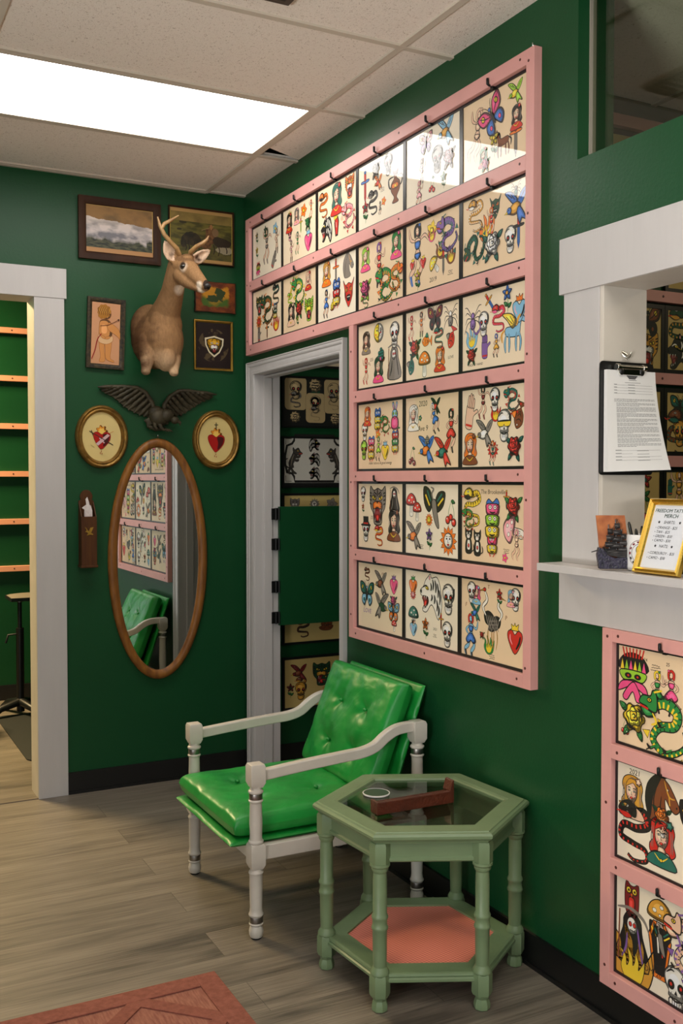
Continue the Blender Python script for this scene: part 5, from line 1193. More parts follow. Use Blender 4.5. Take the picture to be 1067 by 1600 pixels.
# two oval gilt frames with sacred hearts
def oval_frame(cx, cz, rx, rz, label, cross):
    t = thing('oval_picture', label, 'framed picture', (cx, -.0005, cz), 0, 'oval gilt frames beside the eagle')
    prof = [(1, .001), (1.0, .014), (.97, .022), (.93, .026), (.90, .022), (.87, .020), (.83, .024), (.80, .020), (.77, .012), (.755, .008)]
    b = MB(); n = 64; v = []
    for k_, t_ in prof:
        d = (1 - k_) * (rx + rz) / 2
        for i in range(n):
            an = 2 * PI * i / n; bead = .0016 * math.cos(an * 40) if .8 < k_ < .9 else 0
            v.append(((rx - d) * math.cos(an), -t_ - bead, (rz - d) * math.sin(an)))
    f = [(i * n + k, i * n + (k + 1) % n, (i + 1) * n + (k + 1) % n, (i + 1) * n + k) for i in range(len(prof) - 1) for k in range(n)]
    b.add(v, f); b.obj('frame', M['oldgold'], t, 50)
    d = .235 * (rx + rz) / 2
    b = MB(); b.prism([((rx - d) * math.cos(2 * PI * i / 48), (rz - d) * math.sin(2 * PI * i / 48)) for i in range(48)], -.0085, -.002)
    b.obj('paper_sheet', mat('yellowed_paper', rgb(214, 190, 122), .6, coat=.6, var=.1, vscale=8), t)
    a = Art(1e-4); a.at(0, -.006, .062 if cross else .058); hr = rgb(165, 22, 14)
    a.lobe(0, .55, .42, 7, .18, rgb(214, 140, 40), .02, rgb(180, 90, 30)); a.lobe(0, .5, .25, 6, .2, rgb(232, 190, 90), 0)
    a.sh([(0, .3), (.3, .5), (.68, .3), (.6, -.25), (.05, -.85), (-.2, -.8), (-.6, -.15), (-.68, .35), (-.35, .5)], hr, w=.03, ol=rgb(80, 12, 10))
    a.sh([(.1, .3), (.6, .25), (.5, -.3), (.1, -.7), (.15, -.2)], rgb(70, 14, 14), True, 0)
    if cross:
        a.ln([(0, .85), (0, 1.45)], .06, K, False, False); a.ln([(-.16, 1.27), (.16, 1.27)], .06, K, False, False)
    else:
        a.sh([(-.5, -.45), (.45, .35), (.65, .2), (-.3, -.62)], rgb(205, 170, 170), False, .02); a.ln([(-.2, .0), (.2, -.4)], .12, rgb(200, 160, 165)); a.ln([(-1.0, .55), (-.4, .2), (.9, -.55)], .06, rgb(50, 40, 30), False, False); a.ln([(-.85, .62), (-.7, .2)], .08, rgb(50, 40, 30))
        a.ln([(.6, .4), (.95, .55)], .05, rgb(190, 120, 60)); a.ln([(-.9, -.55), (-.6, -.75)], .05, rgb(170, 150, 90))
    for x, z in ((-.05, -1.05), (.0, -1.25), (-.15, -1.2)): a.el(x, z, .035, .07, rgb(170, 90, 60), 0)
    a.b.obj('drawing', M['inkmatte'], t, loc=(0, -.0088, 0))
oval_frame(-.7135, 1.659, .123, .147, 'left oval gilt frame with a heart pierced by a sword', False)
oval_frame(-.1500, 1.6555, .121, .144, 'right oval gilt frame with a red heart under a black cross', True)

# ------------------------------------------------------------------ cast iron eagle
eg = thing('eagle_plaque', 'dark cast metal eagle with spread wings above the oval mirror', 'wall ornament', (-.44, -.001, 1.76))
def lerp_path(p, t):
    t = max(0, min(.9999, t)) * (len(p) - 1); i = int(t); f = t - i
    return (p[i][0] * (1 - f) + p[i + 1][0] * f, p[i][1] * (1 - f) + p[i + 1][1] * f)
def wing(top, low, nf):
    b = MB()
    top = [(x + .44, z - 1.76) for x, z in top]; low = [(x + .44, z - 1.76) for x, z in low]   # both from the tip to the shoulder
    out = top + low[::-1]; cx = sum(p[0] for p in out) / len(out); cz = sum(p[1] for p in out) / len(out)
    q = [(cx + (x - cx) * .93, cz + (z - cz) * .9) for x, z in out]
    ar = sum(q[i - 1][0] * q[i][1] - q[i][0] * q[i - 1][1] for i in range(len(q)))
    if ar < 0: q.reverse()
    b.prism(q, -.014, -.001)
    for row, (s0, s1, y, rad) in enumerate(((.25, 1.0, -.012, .0128), (.16, .66, -.019, .0112), (.06, .40, -.025, .0095))):
        for k in range(nf):
            t = (k + .5) / nf; a_ = lerp_path(top, min(1, t * .80 + .22)); c_ = lerp_path(low, t)
            if row == 0: c_ = lerp_path(low, t)
            p0 = (a_[0] + (c_[0] - a_[0]) * s0, a_[1] + (c_[1] - a_[1]) * s0); p1 = (a_[0] + (c_[0] - a_[0]) * s1, a_[1] + (c_[1] - a_[1]) * s1)
            b.tube([(p0[0], y, p0[1]), ((p0[0] + p1[0]) / 2, y - .004, (p0[1] + p1[1]) / 2), (p1[0], y + .003, p1[1])], [rad * .9, rad, rad * .45], 8)
    b.tube([(x, -.024 - .006 * i / len(top), z) for i, (x, z) in enumerate(top)], [.003] + [.009 + .004 * i / len(top) for i in range(len(top) - 1)], 10)
    return b
WL_T = [(-.734, 1.888), (-.702, 1.89), (-.626, 1.894), (-.55, 1.892), (-.511, 1.872), (-.48, 1.827), (-.465, 1.776)]
WL_L = [(-.720, 1.880), (-.702, 1.864), (-.669, 1.85), (-.639, 1.828), (-.612, 1.802), (-.579, 1.782), (-.542, 1.765), (-.511, 1.758), (-.48, 1.746)]
WR_T = [(-.153, 1.875), (-.202, 1.880), (-.251, 1.882), (-.299, 1.887), (-.347, 1.884), (-.392, 1.855), (-.417, 1.818), (-.424, 1.775)]
WR_L = [(-.165, 1.866), (-.186, 1.853), (-.225, 1.836), (-.264, 1.81), (-.303, 1.784), (-.335, 1.765), (-.374, 1.762), (-.40, 1.765)]
wing(WL_T, WL_L, 11).obj('wing', M['bronze'], eg, 50); wing(WR_T, WR_L, 11).obj('wing', M['bronze'], eg, 50)
b = MB()
b.ball((-.005, -.035, -.002), (.050, .032, .044)); b.ball((.026, -.048, .004), (.036, .030, .032)); b.ball((-.02, -.03, .02), (.04, .026, .03)); b.ball((.062, -.062, -.018), (.021, .019, .018))
b.tube([(.074, -.066, -.022), (.086, -.070, -.030), (.086, -.068, -.042)], [.010, .007, .002], 8)
b.tube([(-.01, -.04, -.03), (.0, -.05, -.055), (.012, -.05, -.066)], [.014, .009, .006], 8); b.tube([(-.03, -.035, -.02), (-.03, -.045, -.05), (-.02, -.045, -.062)], [.014, .009, .006], 8)
for k in range(4): b.tube([(.012, -.05, -.064), (.02 + k * .009, -.056, -.062 - (k % 2) * .006), (.024 + k * .010, -.052, -.074)], [.005, .004, .0015], 6)
for k in range(6): b.tube([(-.035, -.022, -.008 - k * .004), (-.058, -.022, -.018 - k * .005), (-.074 + k * .006, -.018, -.022 - k * .008)], [.011, .010, .004], 8)
b.tube([(-.06, -.02, -.045), (-.02, -.026, -.060), (.03, -.026, -.058)], [.009, .011, .006], 8)
for k in range(26):
    rr = random.Random(k); x, z = rr.uniform(-.04, .035), rr.uniform(-.03, .03); b.ball((x, -.060 + abs(x) * .25 + abs(z) * .4, z), (.007, .004, .009), 8, 6)
b.obj('body', M['bronze'], eg, 60)

# ------------------------------------------------------------------ deer shoulder mount (one continuous body)
deer = thing('deer_mount', 'taxidermy deer head and shoulders with small antlers on the green wall', 'taxidermy deer', (-.46, -.001, 2.1))
DO = Vector((-.46, -.001, 2.1))
b = MB()
def st(p, r): b.ball(Vector(p) - DO, r, 18, 12)
def chain(pts, n=8):
    for i in range(len(pts) - 1):
        (p, r), (q, s_) = pts[i], pts[i + 1]; p = Vector(p); q = Vector(q)
        for k in range(n + 1):
            t = k / n; rr_ = tuple(r[j] * (1 - t) + s_[j] * t for j in range(3)); st(p.lerp(q, t), rr_)
chain([((-.455, .02, 2.135), (.118, .06, .150)), ((-.455, -.10, 2.115), (.108, .08, .135)), ((-.455, -.16, 2.10), (.088, .07, .112))])
chain([((-.448, -.11, 2.19), (.078, .075, .10)), ((-.441, -.16, 2.25), (.062, .066, .075)), ((-.434, -.205, 2.31), (.052, .058, .062)), ((-.434, -.25, 2.37), (.048, .052, .054)), ((-.432, -.285, 2.42), (.047, .050, .050))])
st((-.448, -.145, 2.175), (.080, .070, .095)); st((-.478, -.02, 2.175), (.100, .06, .115)); st((-.458, -.185, 2.015), (.046, .055, .058)); st((-.46, -.15, 2.04), (.075, .07, .07))
chain([((-.525, -.12, 2.09), (.044, .05, .06)), ((-.540, -.165, 2.02), (.034, .038, .045)), ((-.556, -.20, 1.965), (.021, .023, .026)), ((-.560, -.205, 1.952), (.022, .023, .018))], 6)
chain([((-.405, -.12, 2.09), (.044, .05, .06)), ((-.415, -.165, 2.02), (.034, .038, .045)), ((-.425, -.20, 1.965), (.021, .023, .026)), ((-.427, -.205, 1.952), (.022, .023, .018))], 6)
# head: cranium, brow, cheek, tapering muzzle
HD = (Vector((-.362, -.475, 2.312)) - Vector((-.425, -.31, 2.432))).normalized()
chain([((-.426, -.305, 2.428), (.047, .047, .044)), ((-.412, -.335, 2.416), (.046, .046, .044)), ((-.402, -.370, 2.392), (.040, .040, .040)), ((-.388, -.410, 2.357), (.032, .033, .034)), ((-.374, -.445, 2.325), (.026, .027, .027)), ((-.366, -.466, 2.308), (.0225, .0235, .0225))], 8)
chain([((-.430, -.325, 2.375), (.036, .038, .038)), ((-.414, -.37, 2.338), (.030, .030, .027)), ((-.388, -.425, 2.304), (.019, .02, .014)), ((-.376, -.452, 2.290), (.014, .015, .010))], 6)
st((-.405, -.340, 2.452), (.034, .034, .018)); st((-.428, -.352, 2.418), (.016, .016, .010)); st((-.386, -.345, 2.42), (.016, .016, .012))
# ears: cupped leaves
def ear(base, tip, wide, cup, n=12):
    base, tip, wide, cup = Vector(base), Vector(tip), Vector(wide), Vector(cup)
    for i in range(n + 1):
        t = i / n; c_ = base.lerp(tip, t); w_ = math.sin(PI * min(1, .12 + t * .9)) ** .75
        for k in range(-4, 5):
            q = k / 4; st(c_ + wide * (w_ * q) + cup * (q * q - .4) * w_, (.0062, .0062, .0062))
ear((-.452, -.318, 2.435), (-.508, -.335, 2.515), (.025, -.002, .016), (-.004, -.016, .0))
ear((-.392, -.322, 2.432), (-.296, -.330, 2.500), (-.012, -.004, .018), (.0, -.016, -.003))
tmp = b.obj('deer_raw', M['fur'])
md = tmp.modifiers.new('r', 'REMESH'); md.mode = 'VOXEL'; md.voxel_size = .0042
sm = tmp.modifiers.new('s', 'SMOOTH'); sm.iterations = 5; sm.factor = .5
bpy.context.view_layer.update()
dg = bpy.context.evaluated_depsgraph_get()
me = bpy.data.meshes.new_from_object(tmp.evaluated_get(dg), depsgraph=dg)
bpy.data.objects.remove(tmp)
for v in me.vertices:
    if v.co.y > -.001: v.co.y = -.001
from mathutils.bvhtree import BVHTree
bvh = BVHTree.FromPolygons([v.co.copy() for v in me.vertices], [tuple(p.vertices) for p in me.polygons])
def skin_at(p, d):
    """where a line through world point p, coming from direction d, meets the hide"""
    p = Vector(p) - DO; d = Vector(d).normalized()
    h = bvh.ray_cast(p + d * .4, -d)
    return (h[0] + DO, h[1]) if h[0] is not None else (p + DO, d)
SIDE = Vector((-.312, -.927, -.203))
EYE, en = skin_at((-.4315, -.35, 2.4135), SIDE)
EYE2, en2 = skin_at((-.375, -.368, 2.408), (.75, -.6, .1))
THROAT, _ = skin_at((-.4400, -.35, 2.308), SIDE)
ca = me.color_attributes.new('Col', 'FLOAT_COLOR', 'POINT')
TANF, BRN, PALE, DARK, WHT = rgb(146, 110, 74), rgb(78, 52, 32), rgb(196, 164, 128), rgb(40, 28, 20), rgb(226, 208, 186)
def near(p, c_, r): return max(0.0, 1 - (p - Vector(c_)).length / r)
buf = []
for v in me.vertices:
    p = v.co + DO; n_ = v.normal
    c_ = mixc(TANF, BRN, ((p.y + .085) * 9 + .6 * nz(p.x, p.z, 18)) * max(0, min(1, (2.36 - p.z) * 5)))
    c_ = mixc(c_, BRN, .35 * max(0, -n_.x) * max(0, min(1, (2.42 - p.z) * 8)))
    if p.z > 2.43 and p.y > -.40 and n_.z > .3: c_ = mixc(c_, BRN, .55)
    if p.z < 2.07 and p.y < -.14: c_ = mixc(c_, PALE, (2.07 - p.z) * 9)
    c_ = mixc(c_, BRN, max(0, (-.505 - p.x) * 12 + .5 * nz(p.x, p.z, 25)) * max(0, min(1, (2.36 - p.z) * 6)))
    c_ = mixc(c_, WHT, 1.7 * near(p, THROAT, .036) if p.z < 2.338 else 0)
    c_ = mixc(c_, WHT, min(.62, 1.3 * near(p, EYE + Vector((.004, -.003, -.007)), .026))); c_ = mixc(c_, WHT, min(.7, 1.5 * near(p, EYE2, .020)))
    c_ = mixc(c_, BRN, 1.2 * near(p, EYE + Vector((0, 0, .016)), .013)); c_ = mixc(c_, DARK, 5 * near(p, EYE, .0180))
    c_ = mixc(c_, WHT, 2.0 * near(p, (-.390, -.458, 2.312), .022)); c_ = mixc(c_, WHT, 2.4 * near(p, (-.378, -.450, 2.286), .022))
    if (p - Vector((-.331, -.519, 2.316))).length < .064 and p.z > 2.292: c_ = mixc(c_, DARK, 1)
    q = p - Vector((-.41, -.34, 2.45))
    for et, es in (((-.480, -.335, 2.475), 1), ((-.345, -.335, 2.468), -1)):
        if near(p, et, .055) > .0 and n_.y < -.35 and p.z > 2.438 and (p.x < -.462 or p.x > -.382): c_ = mixc(rgb(206, 176, 150), rgb(70, 48, 34), 1.6 * near(p, Vector(et) + Vector((.006 * es, 0, -.012)), .02) + .5 * nz(p.x * 60, p.z * 60))
    buf += [*c_, 1.0]
ca.data.foreach_set('color', buf)
me.polygons.foreach_set('use_smooth', [True] * len(me.polygons))
me.materials.clear(); me.materials.append(M['fur'])
o = bpy.data.objects.new('body', me); C.objects.link(o); o.parent = deer
for e_, n_ in ((EYE, en), (EYE2, en2)):
    b = MB(); b.ball(e_ - n_ * .0078 - DO, (.0150, .0140, .0105)); b.obj('eye', M['eye'], deer, 60)
b = MB(); b.ball(Vector((-.3610, -.4790, 2.3085)) - DO, (.0165, .013, .0125)); b.obj('nose', mat('deer_nose', (.012, .010, .009), .3, bump=.4, bscale=300), deer, 60)
b = MB()
L_ = lambda pts: [Vector(p) - DO for p in pts]
b.tube(L_([(-.434, -.325, 2.455), (-.455, -.345, 2.488), (-.484, -.355, 2.507), (-.519, -.36, 2.541), (-.538, -.36, 2.578), (-.548, -.36, 2.614)]), [.0125, .0105, .0100, .0095, .008, .003], 10)
b.tube(L_([(-.532, -.36, 2.560), (-.519, -.365, 2.586), (-.490, -.372, 2.603), (-.458, -.38, 2.626)]), [.008, .0085, .0075, .002], 10)
b.obj('antler', M['antler'], deer, 60)
b = MB()
b.tube(L_([(-.386, -.325, 2.452), (-.398, -.365, 2.476), (-.385, -.41, 2.492), (-.362, -.425, 2.506), (-.345, -.43, 2.522), (-.336, -.43, 2.540)]), [.0125, .0105, .010, .009, .0065, .002], 10)
b.obj('antler', M['antler'], deer, 60)

# ------------------------------------------------------------------ oval mirror, candle box, nails
mr = thing('oval_mirror', 'tall oval wall mirror in a wooden frame reflecting the chair', 'mirror', (-.4445, -.0005, 1.0785))
RX, RZ = .2440, .5780
prof = [(0, .001), (0, .012), (.004, .020), (.016, .026), (.030, .024), (.040, .016), (.044, .010), (.044, .006)]
b = MB(); n = 96; v = []
for d, t_ in prof:
    for i in range(n):
        an = 2 * PI * i / n; v.append(((RX - d) * math.cos(an), -t_, (RZ - d) * math.sin(an)))
b.add(v, [(i * n + k, i * n + (k + 1) % n, (i + 1) * n + (k + 1) % n, (i + 1) * n + k) for i in range(len(prof) - 1) for k in range(n)])
b.obj('mirror_frame', M['oak'], mr, 50)
b = MB(); b.prism([((RX - .042) * math.cos(2 * PI * i / 96), (RZ - .042) * math.sin(2 * PI * i / 96)) for i in range(96)], -.0075, -.001)
b.obj('mirror_glass', M['mirror'], mr)
cb = thing('candle_box', 'narrow brown wooden wall box with a gold eagle, left of the mirror', 'wall box', (-.790, -.0005, 1.055)); cb.scale.x = .80
b = MB()
arch = [(-.042, 0), (.046, 0), (.046, .306), (.034, .312), (.040, .325)] + [(.003 + .036 * math.cos(t), .325 + .032 * math.sin(t)) for t in [PI * k / 10 for k in range(1, 10)]] + [(-.034, .325), (-.028, .312), (-.042, .306)]
b.prism(arch, -.008, -.0005); b.obj('back_board', M['boxwood'], cb, bevel=.0008)
b = MB()
for x0 in (-.042, .040):
    b.add([(x0, -.008, .012), (x0 + .006, -.008, .012), (x0 + .006, -.008, .30), (x0, -.008, .30), (x0, -.058, .012), (x0 + .006, -.058, .012), (x0 + .006, -.058, .235), (x0, -.058, .235)],
          [(0, 3, 2, 1), (4, 5, 6, 7), (0, 4, 7, 3), (1, 2, 6, 5), (0, 1, 5, 4), (3, 7, 6, 2)])
b.box(-.036, .040, -.058, -.008, .012, .018)
b.obj('box_side', M['boxwood'], cb)
b = MB(); b.box(-.042, .046, -.064, -.058, .012, .235); b.obj('front_panel', M['boxwood'], cb, bevel=.001)
b = MB(); b.box(-.047, .051, -.069, -.0005, .0, .012); b.obj('base', M['boxwood'], cb, bevel=.002)
b = MB(); b.prism([(-.024, .188), (-.016, .184), (-.007, .172), (.0, .168), (.008, .184), (.026, .186), (.016, .168), (.012, .160), (.022, .156), (.024, .150), (.006, .152), (-.012, .148), (-.010, .154), (-.004, .158), (-.012, .164), (-.020, .164), (-.018, .170), (-.012, .172)][::-1], -.0665, -.064)
b.obj('eagle_badge', M['gold'], cb)
t = thing('paper_cards', 'crumpled white paper cards sticking out of the wall box', 'paper cards', (-.790, -.04, 1.20)); t.scale.x = .8
b = MB(); b.prism([(-.020, 0), (.026, 0), (.026, .115), (.018, .140), (.006, .145), (-.004, .135), (-.020, .125)][::1], -.006, -.004); b.prism([(-.018, .05), (.018, .05), (.012, .12), (.006, .155), (-.004, .180), (-.014, .170), (-.010, .145), (-.036, .130), (-.016, .120)], -.012, -.010)
b.obj('card', mat('pink_white_paper', (.62, .52, .50), .7, col2=(.75, .70, .68), vscale=60), t)
def nail(x, y, z, rz, label, nm='wall_hook', m_='chrome'):
    b = MB(); b.tube([(0, 0, 0), (0, -.008, 0), (0, -.013, .004), (0, -.013, .012)], [.0022, .0022, .002, .0015], 8)
    o = b.obj(nm, M[m_], None, 50, loc=(x, y, z), rz=rz); return tag(o, label, 'hook')
nail(-.446, -.0005, 1.662, BACK, 'small bright nail just above the oval mirror', 'nail')
nail(-.0005, -2.297, 2.724, RIGHT, 'tiny pale hook above the pink rack at its upper right corner')

# ------------------------------------------------------------------ armchair
CX0, CX1, CY0, CY1 = -.668, -.068, -1.756, -1.164     # front/back and near/far posts
ch = thing('armchair', 'cream painted armchair with tufted bright green vinyl cushions', 'armchair', ((CX0 + CX1) / 2, (CY0 + CY1) / 2, 0))
AO = Vector(((CX0 + CX1) / 2, (CY0 + CY1) / 2, 0))
def post(x, y, top, back=False):
    b = MB(); cx, cy = x - AO.x, y - AO.y
    def blk(z0, z1, w):
        k = .6; hw = w / 2
        pr_ = [(hw * .72, z0), (hw, z0 + .016), (hw, z1 - .010), (hw * .86, z1 - .001), (hw * .5, z1)]
        v = []; 
        for r, z in pr_: v += [(cx - r, cy - r, z), (cx + r, cy - r, z), (cx + r, cy + r, z), (cx - r, cy + r, z)]
        f = [(3, 2, 1, 0)] + [(i * 4 + k_, i * 4 + (k_ + 1) % 4, (i + 1) * 4 + (k_ + 1) % 4, (i + 1) * 4 + k_) for i in range(len(pr_) - 1) for k_ in range(4)] + [tuple((len(pr_) - 1) * 4 + q for q in range(4))]
        b.add(v, f)
    d = top - .562; s_ = .021
    b.lathe([(.014, .003), (.0195, .006), (.0225, .014), (.0235, .024), (.021, .036), (.016, .043), (.0225, .046), (.0235, .049), (.0205, .052), (.0205, .072), (.0235, .075), (.0245, .079), (.0215, .084), (.0195, .10), (s_, .15), (s_, .205), (.0225, .209), (.0245, .213), (.0225, .217), (.018, .224), (.018, .228)], cx, cy, 28)
    blk(.224, .307, .049)
    b.lathe([(.018, .303), (.0245, .309), (.0245, .314), (.0205, .318), (.0195, .33), (s_, .37), (.0195, .436 + d), (.0225, .440 + d), (.0245, .444 + d), (.0205, .448 + d), (.0205, .466 + d), (.0245, .470 + d), (.0245, .475 + d), (.019, .480 + d), (.019, .49 + d)], cx, cy, 28)
    blk(.486 + d, top, .050)
    o = b.obj('leg', M['chair_white'], ch, 38, bevel=.0012)
    for z in (.0525, .4485 + d):
        q = MB(); q.lathe([(.0212, z), (.0216, z + .001), (.0216, z + .018), (.0212, z + .019)], cx, cy, 28); q.obj('metal_band', M['steel'], o, 40)
    q = MB(); q.lathe([(.015, .0), (.0165, .0005), (.0165, .004), (.012, .0045)], cx, cy, 20); q.obj('foot_glide', M['blackmetal'], o, 40)
for x, y, tp in ((CX0, CY0, .562), (CX0, CY1, .562), (CX1, CY0, .632), (CX1, CY1, .632)): post(x, y, tp)
for y in (CY0, CY1):
    c_ = copen([(-.646, .522), (-.50, .534), (-.36, .543), (-.285, .548), (-.235, .562), (-.195, .590), (-.15, .610), (-.088, .615)], 6)
    hh = .0175; up_ = []; dn = []
    for i, (x, z) in enumerate(c_):
        a_ = c_[max(0, i - 1)]; q = c_[min(len(c_) - 1, i + 1)]; dx, dz = q[0] - a_[0], q[1] - a_[1]; l = math.hypot(dx, dz)
        up_.append((x - dz / l * hh - AO.x, z + dx / l * hh)); dn.append((x + dz / l * hh - AO.x, z - dx / l * hh))
    b = MB(); n = len(up_); v = []
    for k in range(n):
        v += [(dn[k][0], y - AO.y - .014, dn[k][1]), (dn[k][0], y - AO.y + .014, dn[k][1]), (up_[k][0], y - AO.y + .014, up_[k][1]), (up_[k][0], y - AO.y - .014, up_[k][1])]
    f = [(k * 4 + q, k * 4 + (q + 1) % 4, (k + 1) * 4 + (q + 1) % 4, (k + 1) * 4 + q) for k in range(n - 1) for q in range(4)] + [(0, 3, 2, 1), tuple((n - 1) * 4 + q for q in range(4))]
    b.add(v, f); b.obj('armrest', M['chair_white'], ch, 35, bevel=.004)
    b = MB(); b.box(CX0 + .02 - AO.x, CX1 - .02 - AO.x, y - AO.y - .012, y - AO.y + .012, .251, .298); b.obj('side_rail', M['chair_white'], ch, bevel=.003)
for x in (CX0, CX1):
    b = MB(); b.box(x - AO.x - .012, x - AO.x + .012, CY0 - AO.y + .02, CY1 - AO.y - .02, .245, .284); b.obj('cross_rail', M['chair_white'], ch, bevel=.003)
for k in range(4):
    b = MB(); y = CY0 + .10 + k * .13; b.box(CX0 + .01 - AO.x, CX1 - .01 - AO.x, y - AO.y - .018, y - AO.y + .018, .276, .286); b.obj('slat', M['chair_white'], ch)
def cushion(name, w, h, t, mtx, puff, buttons, seed, crown=.022, pads=True):
    """boxed cushion w x h x t, thickness along local z; buttons sink into the top"""
    N = 72; b = MB(); top = []; 
    def edge(u): return (1 - abs(u) ** 14) ** (1 / 3.2) if abs(u) < 1 else 0
    def zt(u, v):
        z = t / 2 * edge(u) * edge(v) + crown * (1 - u * u) * (1 - v * v)
        for (bu, bv) in buttons:
            du, dv = (u - bu) * w / 2, (v - bv) * h / 2; r = math.hypot(du, dv); an = math.atan2(dv, du)
            fold = 1 + .45 * math.cos(an * 4 + seed + bu * 3)
            z -= puff * math.exp(-(r / .030) ** 1.3) + .0080 * math.exp(-r / .08) * fold * (1 if r > .004 else 0)
        e = max(abs(u), abs(v))
        z += (.006 * nz(u * 1.1, v * 1.1, 1.6, seed) + .0035 * e * noise.noise(Vector((u * 9, v * 2.5, seed))) * (1 if pads else .2)) * edge(u) * edge(v)
        return z
    def P(u, v, side):
        x, y = u * w / 2, v * h / 2
        sx = 1 - .010 * (1 - abs(v) ** 2)
        z = zt(u, v) if side > 0 else -t / 2 * edge(u) * edge(v)
        return mtx @ Vector((x * sx, y, z))
    def q(i): s_ = i / N * 2 - 1; return math.sin(s_ * PI / 2) * .35 + s_ * .65
    b.grid(lambda u, v: P(q(u * N), q(v * N), 1), N, N); b.grid(lambda u, v: P(q((1 - u) * N), q(v * N), -1), N, N)
    o = b.obj(name, M['vinyl'], ch, 60, merge=.0004)
    bt = []
    for (bu, bv) in buttons:
        s_ = MB(); c_ = Vector((bu * w / 2, bv * h / 2, zt(bu, bv) + .003)); s_.ball(mtx @ c_, (.0085, .0085, .0065), 14, 8); s_.obj('button', M['vinyl'], o, 60)
    return o
def frame_m(o, x, y, z): 
    x, y, z = Vector(x).normalized(), Vector(y).normalized(), Vector(z).normalized()
    return Matrix(((x.x, y.x, z.x, o[0]), (x.y, y.y, z.y, o[1]), (x.z, y.z, z.z, o[2]), (0, 0, 0, 1)))
BT = [(-.35, .32), (.35, .32), (-.35, -.44), (.35, -.44)]
BS = [(-.36, .42), (.36, .42), (-.36, -.36), (.36, -.36)]
seat_c = Vector((-.458, -1.457, .352)) - AO
cushion('seat_cushion', .556, .55, .078, frame_m(seat_c, (0, 1, 0), (-1, 0, .0), (0, 0, 1)), .016, BS, 1.3, .012)
cushion('seat_pad', .550, .60, .024, frame_m(Vector((-.446, -1.457, .3)) - AO, (0, 1, 0), (-1, 0, .0), (0, 0, 1)), 0, [], 3.1, .002, False)
lean = math.radians(21)
bu_ = Vector((math.sin(lean), 0, math.cos(lean))); bn_ = Vector((-math.cos(lean), 0, math.sin(lean)))
cushion('back_cushion', .53, .40, .080, frame_m(Vector((-.152, -1.458, .565)) - AO, (0, -1, 0), bu_, bn_), .020, BT, 2.2, .016)
l2 = math.radians(19); b2u = Vector((math.sin(l2), 0, math.cos(l2))); b2n = Vector((-math.cos(l2), 0, math.sin(l2)))
cushion('back_pad', .545, .46, .026, frame_m(Vector((-.094, -1.458, .525)) - AO, (0, -1, 0), b2u, b2n), 0, [], 5.2, .002, False)

# ------------------------------------------------------------------ hexagonal side table
TC = Vector((-.300, -2.155, 0)); PH = math.radians(34.5)
tb = thing('side_table', 'sage green hexagonal side table with glass top and coral woven shelf', 'side table', TC)
def hexp(R, ph=PH): return [(R * math.cos(ph + PI / 3 * k), R * math.sin(ph + PI / 3 * k)) for k in range(6)]
def hexring(name, prof, m_, parent, smooth=None, bevel=0):
    """prof: closed list of (R,z)"""
    b = MB(); v = []
    for R, z in prof: v += [(x, y, z) for x, y in hexp(R)]
    n = len(prof); f = [(i * 6 + k, i * 6 + (k + 1) % 6, ((i + 1) % n) * 6 + (k + 1) % 6, ((i + 1) % n) * 6 + k) for i in range(n) for k in range(6)]
    b.add(v, f); o = b.obj(name, m_, parent, smooth, bevel)
    bm = bmesh.new(); bm.from_mesh(o.data); bmesh.ops.recalc_face_normals(bm, faces=bm.faces); bm.to_mesh(o.data); bm.free()
    return o
hexring('table_top', [(.300, .468), (.306, .470), (.309, .476), (.318, .480), (.324, .486), (.325, .493), (.320, .499), (.311, .5005), (.309, .503), (.262, .505), (.250, .503), (.247, .498), (.238, .494), (.238, .480), (.270, .468)], M['sage'], tb, None)
b = MB(); b.slab(hexp(.247), .4935, .4985); b.obj('glass_top', M['tableglass'], tb)
hexring('apron', [(.272, .415), (.276, .413), (.286, .413), (.290, .417), (.290, .424), (.284, .428), (.284, .470), (.266, .470), (.266, .415)], M['sage'], tb)
def tleg(k):
    an = PH + PI / 3 * k; b = MB(); R = .283; cx, cy = R * math.cos(an), R * math.sin(an)
    rot = Matrix.Translation((cx, cy, 0)) @ Matrix.Rotation(an, 4, 'Z')
    def hb(z0, z1, r0, r1):   # five-sided block hugging the corner
        b.lathe([(r0, z0), (r1, z0 + .008), (r1, z1 - .006), (r0, z1)], 0, 0, 6, rot)
    b.lathe([(.018, .0), (.0225, .003), (.0235, .014), (.021, .024), (.0185, .030), (.020, .036), (.0255, .042)], 0, 0, 8, rot)
    hb(.040, .104, .0255, .029)
    b.lathe([(.024, .100), (.0265, .105), (.026, .111), (.0225, .117), (.0185, .124), (.0195, .16), (.0202, .224), (.0225, .228), (.0235, .232), (.0225, .236), (.0205, .240), (.0205, .254), (.0225, .258), (.0235, .262), (.0225, .266), (.0195, .272), (.0195, .36), (.0185, .385), (.021, .389), (.0235, .394), (.0235, .400), (.028, .405), (.028, .412)], 0, 0, 24, rot)
    hb(.405, .470, .026, .029)
    b.obj('leg', M['sage'], tb, 30)
for k in range(6): tleg(k)
hexring('shelf_frame', [(.290, .078), (.294, .081), (.294, .088), (.288, .092), (.292, .096), (.290, .102), (.283, .104), (.222, .104), (.222, .078)], M['sage'], tb)
b = MB(); b.slab(hexp(.224), .084, .098); b.obj('woven_shelf', M['weave'], tb)
t = thing('coaster', 'round dark coaster with a white rim on the glass table', 'coaster', (-.384, -2.030, .4988))
b = MB(); b.lathe([(.038, 0), (.0415, .0015), (.0420, .005), (.0395, .0058), (.0385, .0045)], seg=40); b.obj('rim', M['ceramic'], t, 40)
b = MB(); b.lathe([(.0386, .0042), (.0386, .0052)], seg=40); b.obj('inset', M['coaster'], t)
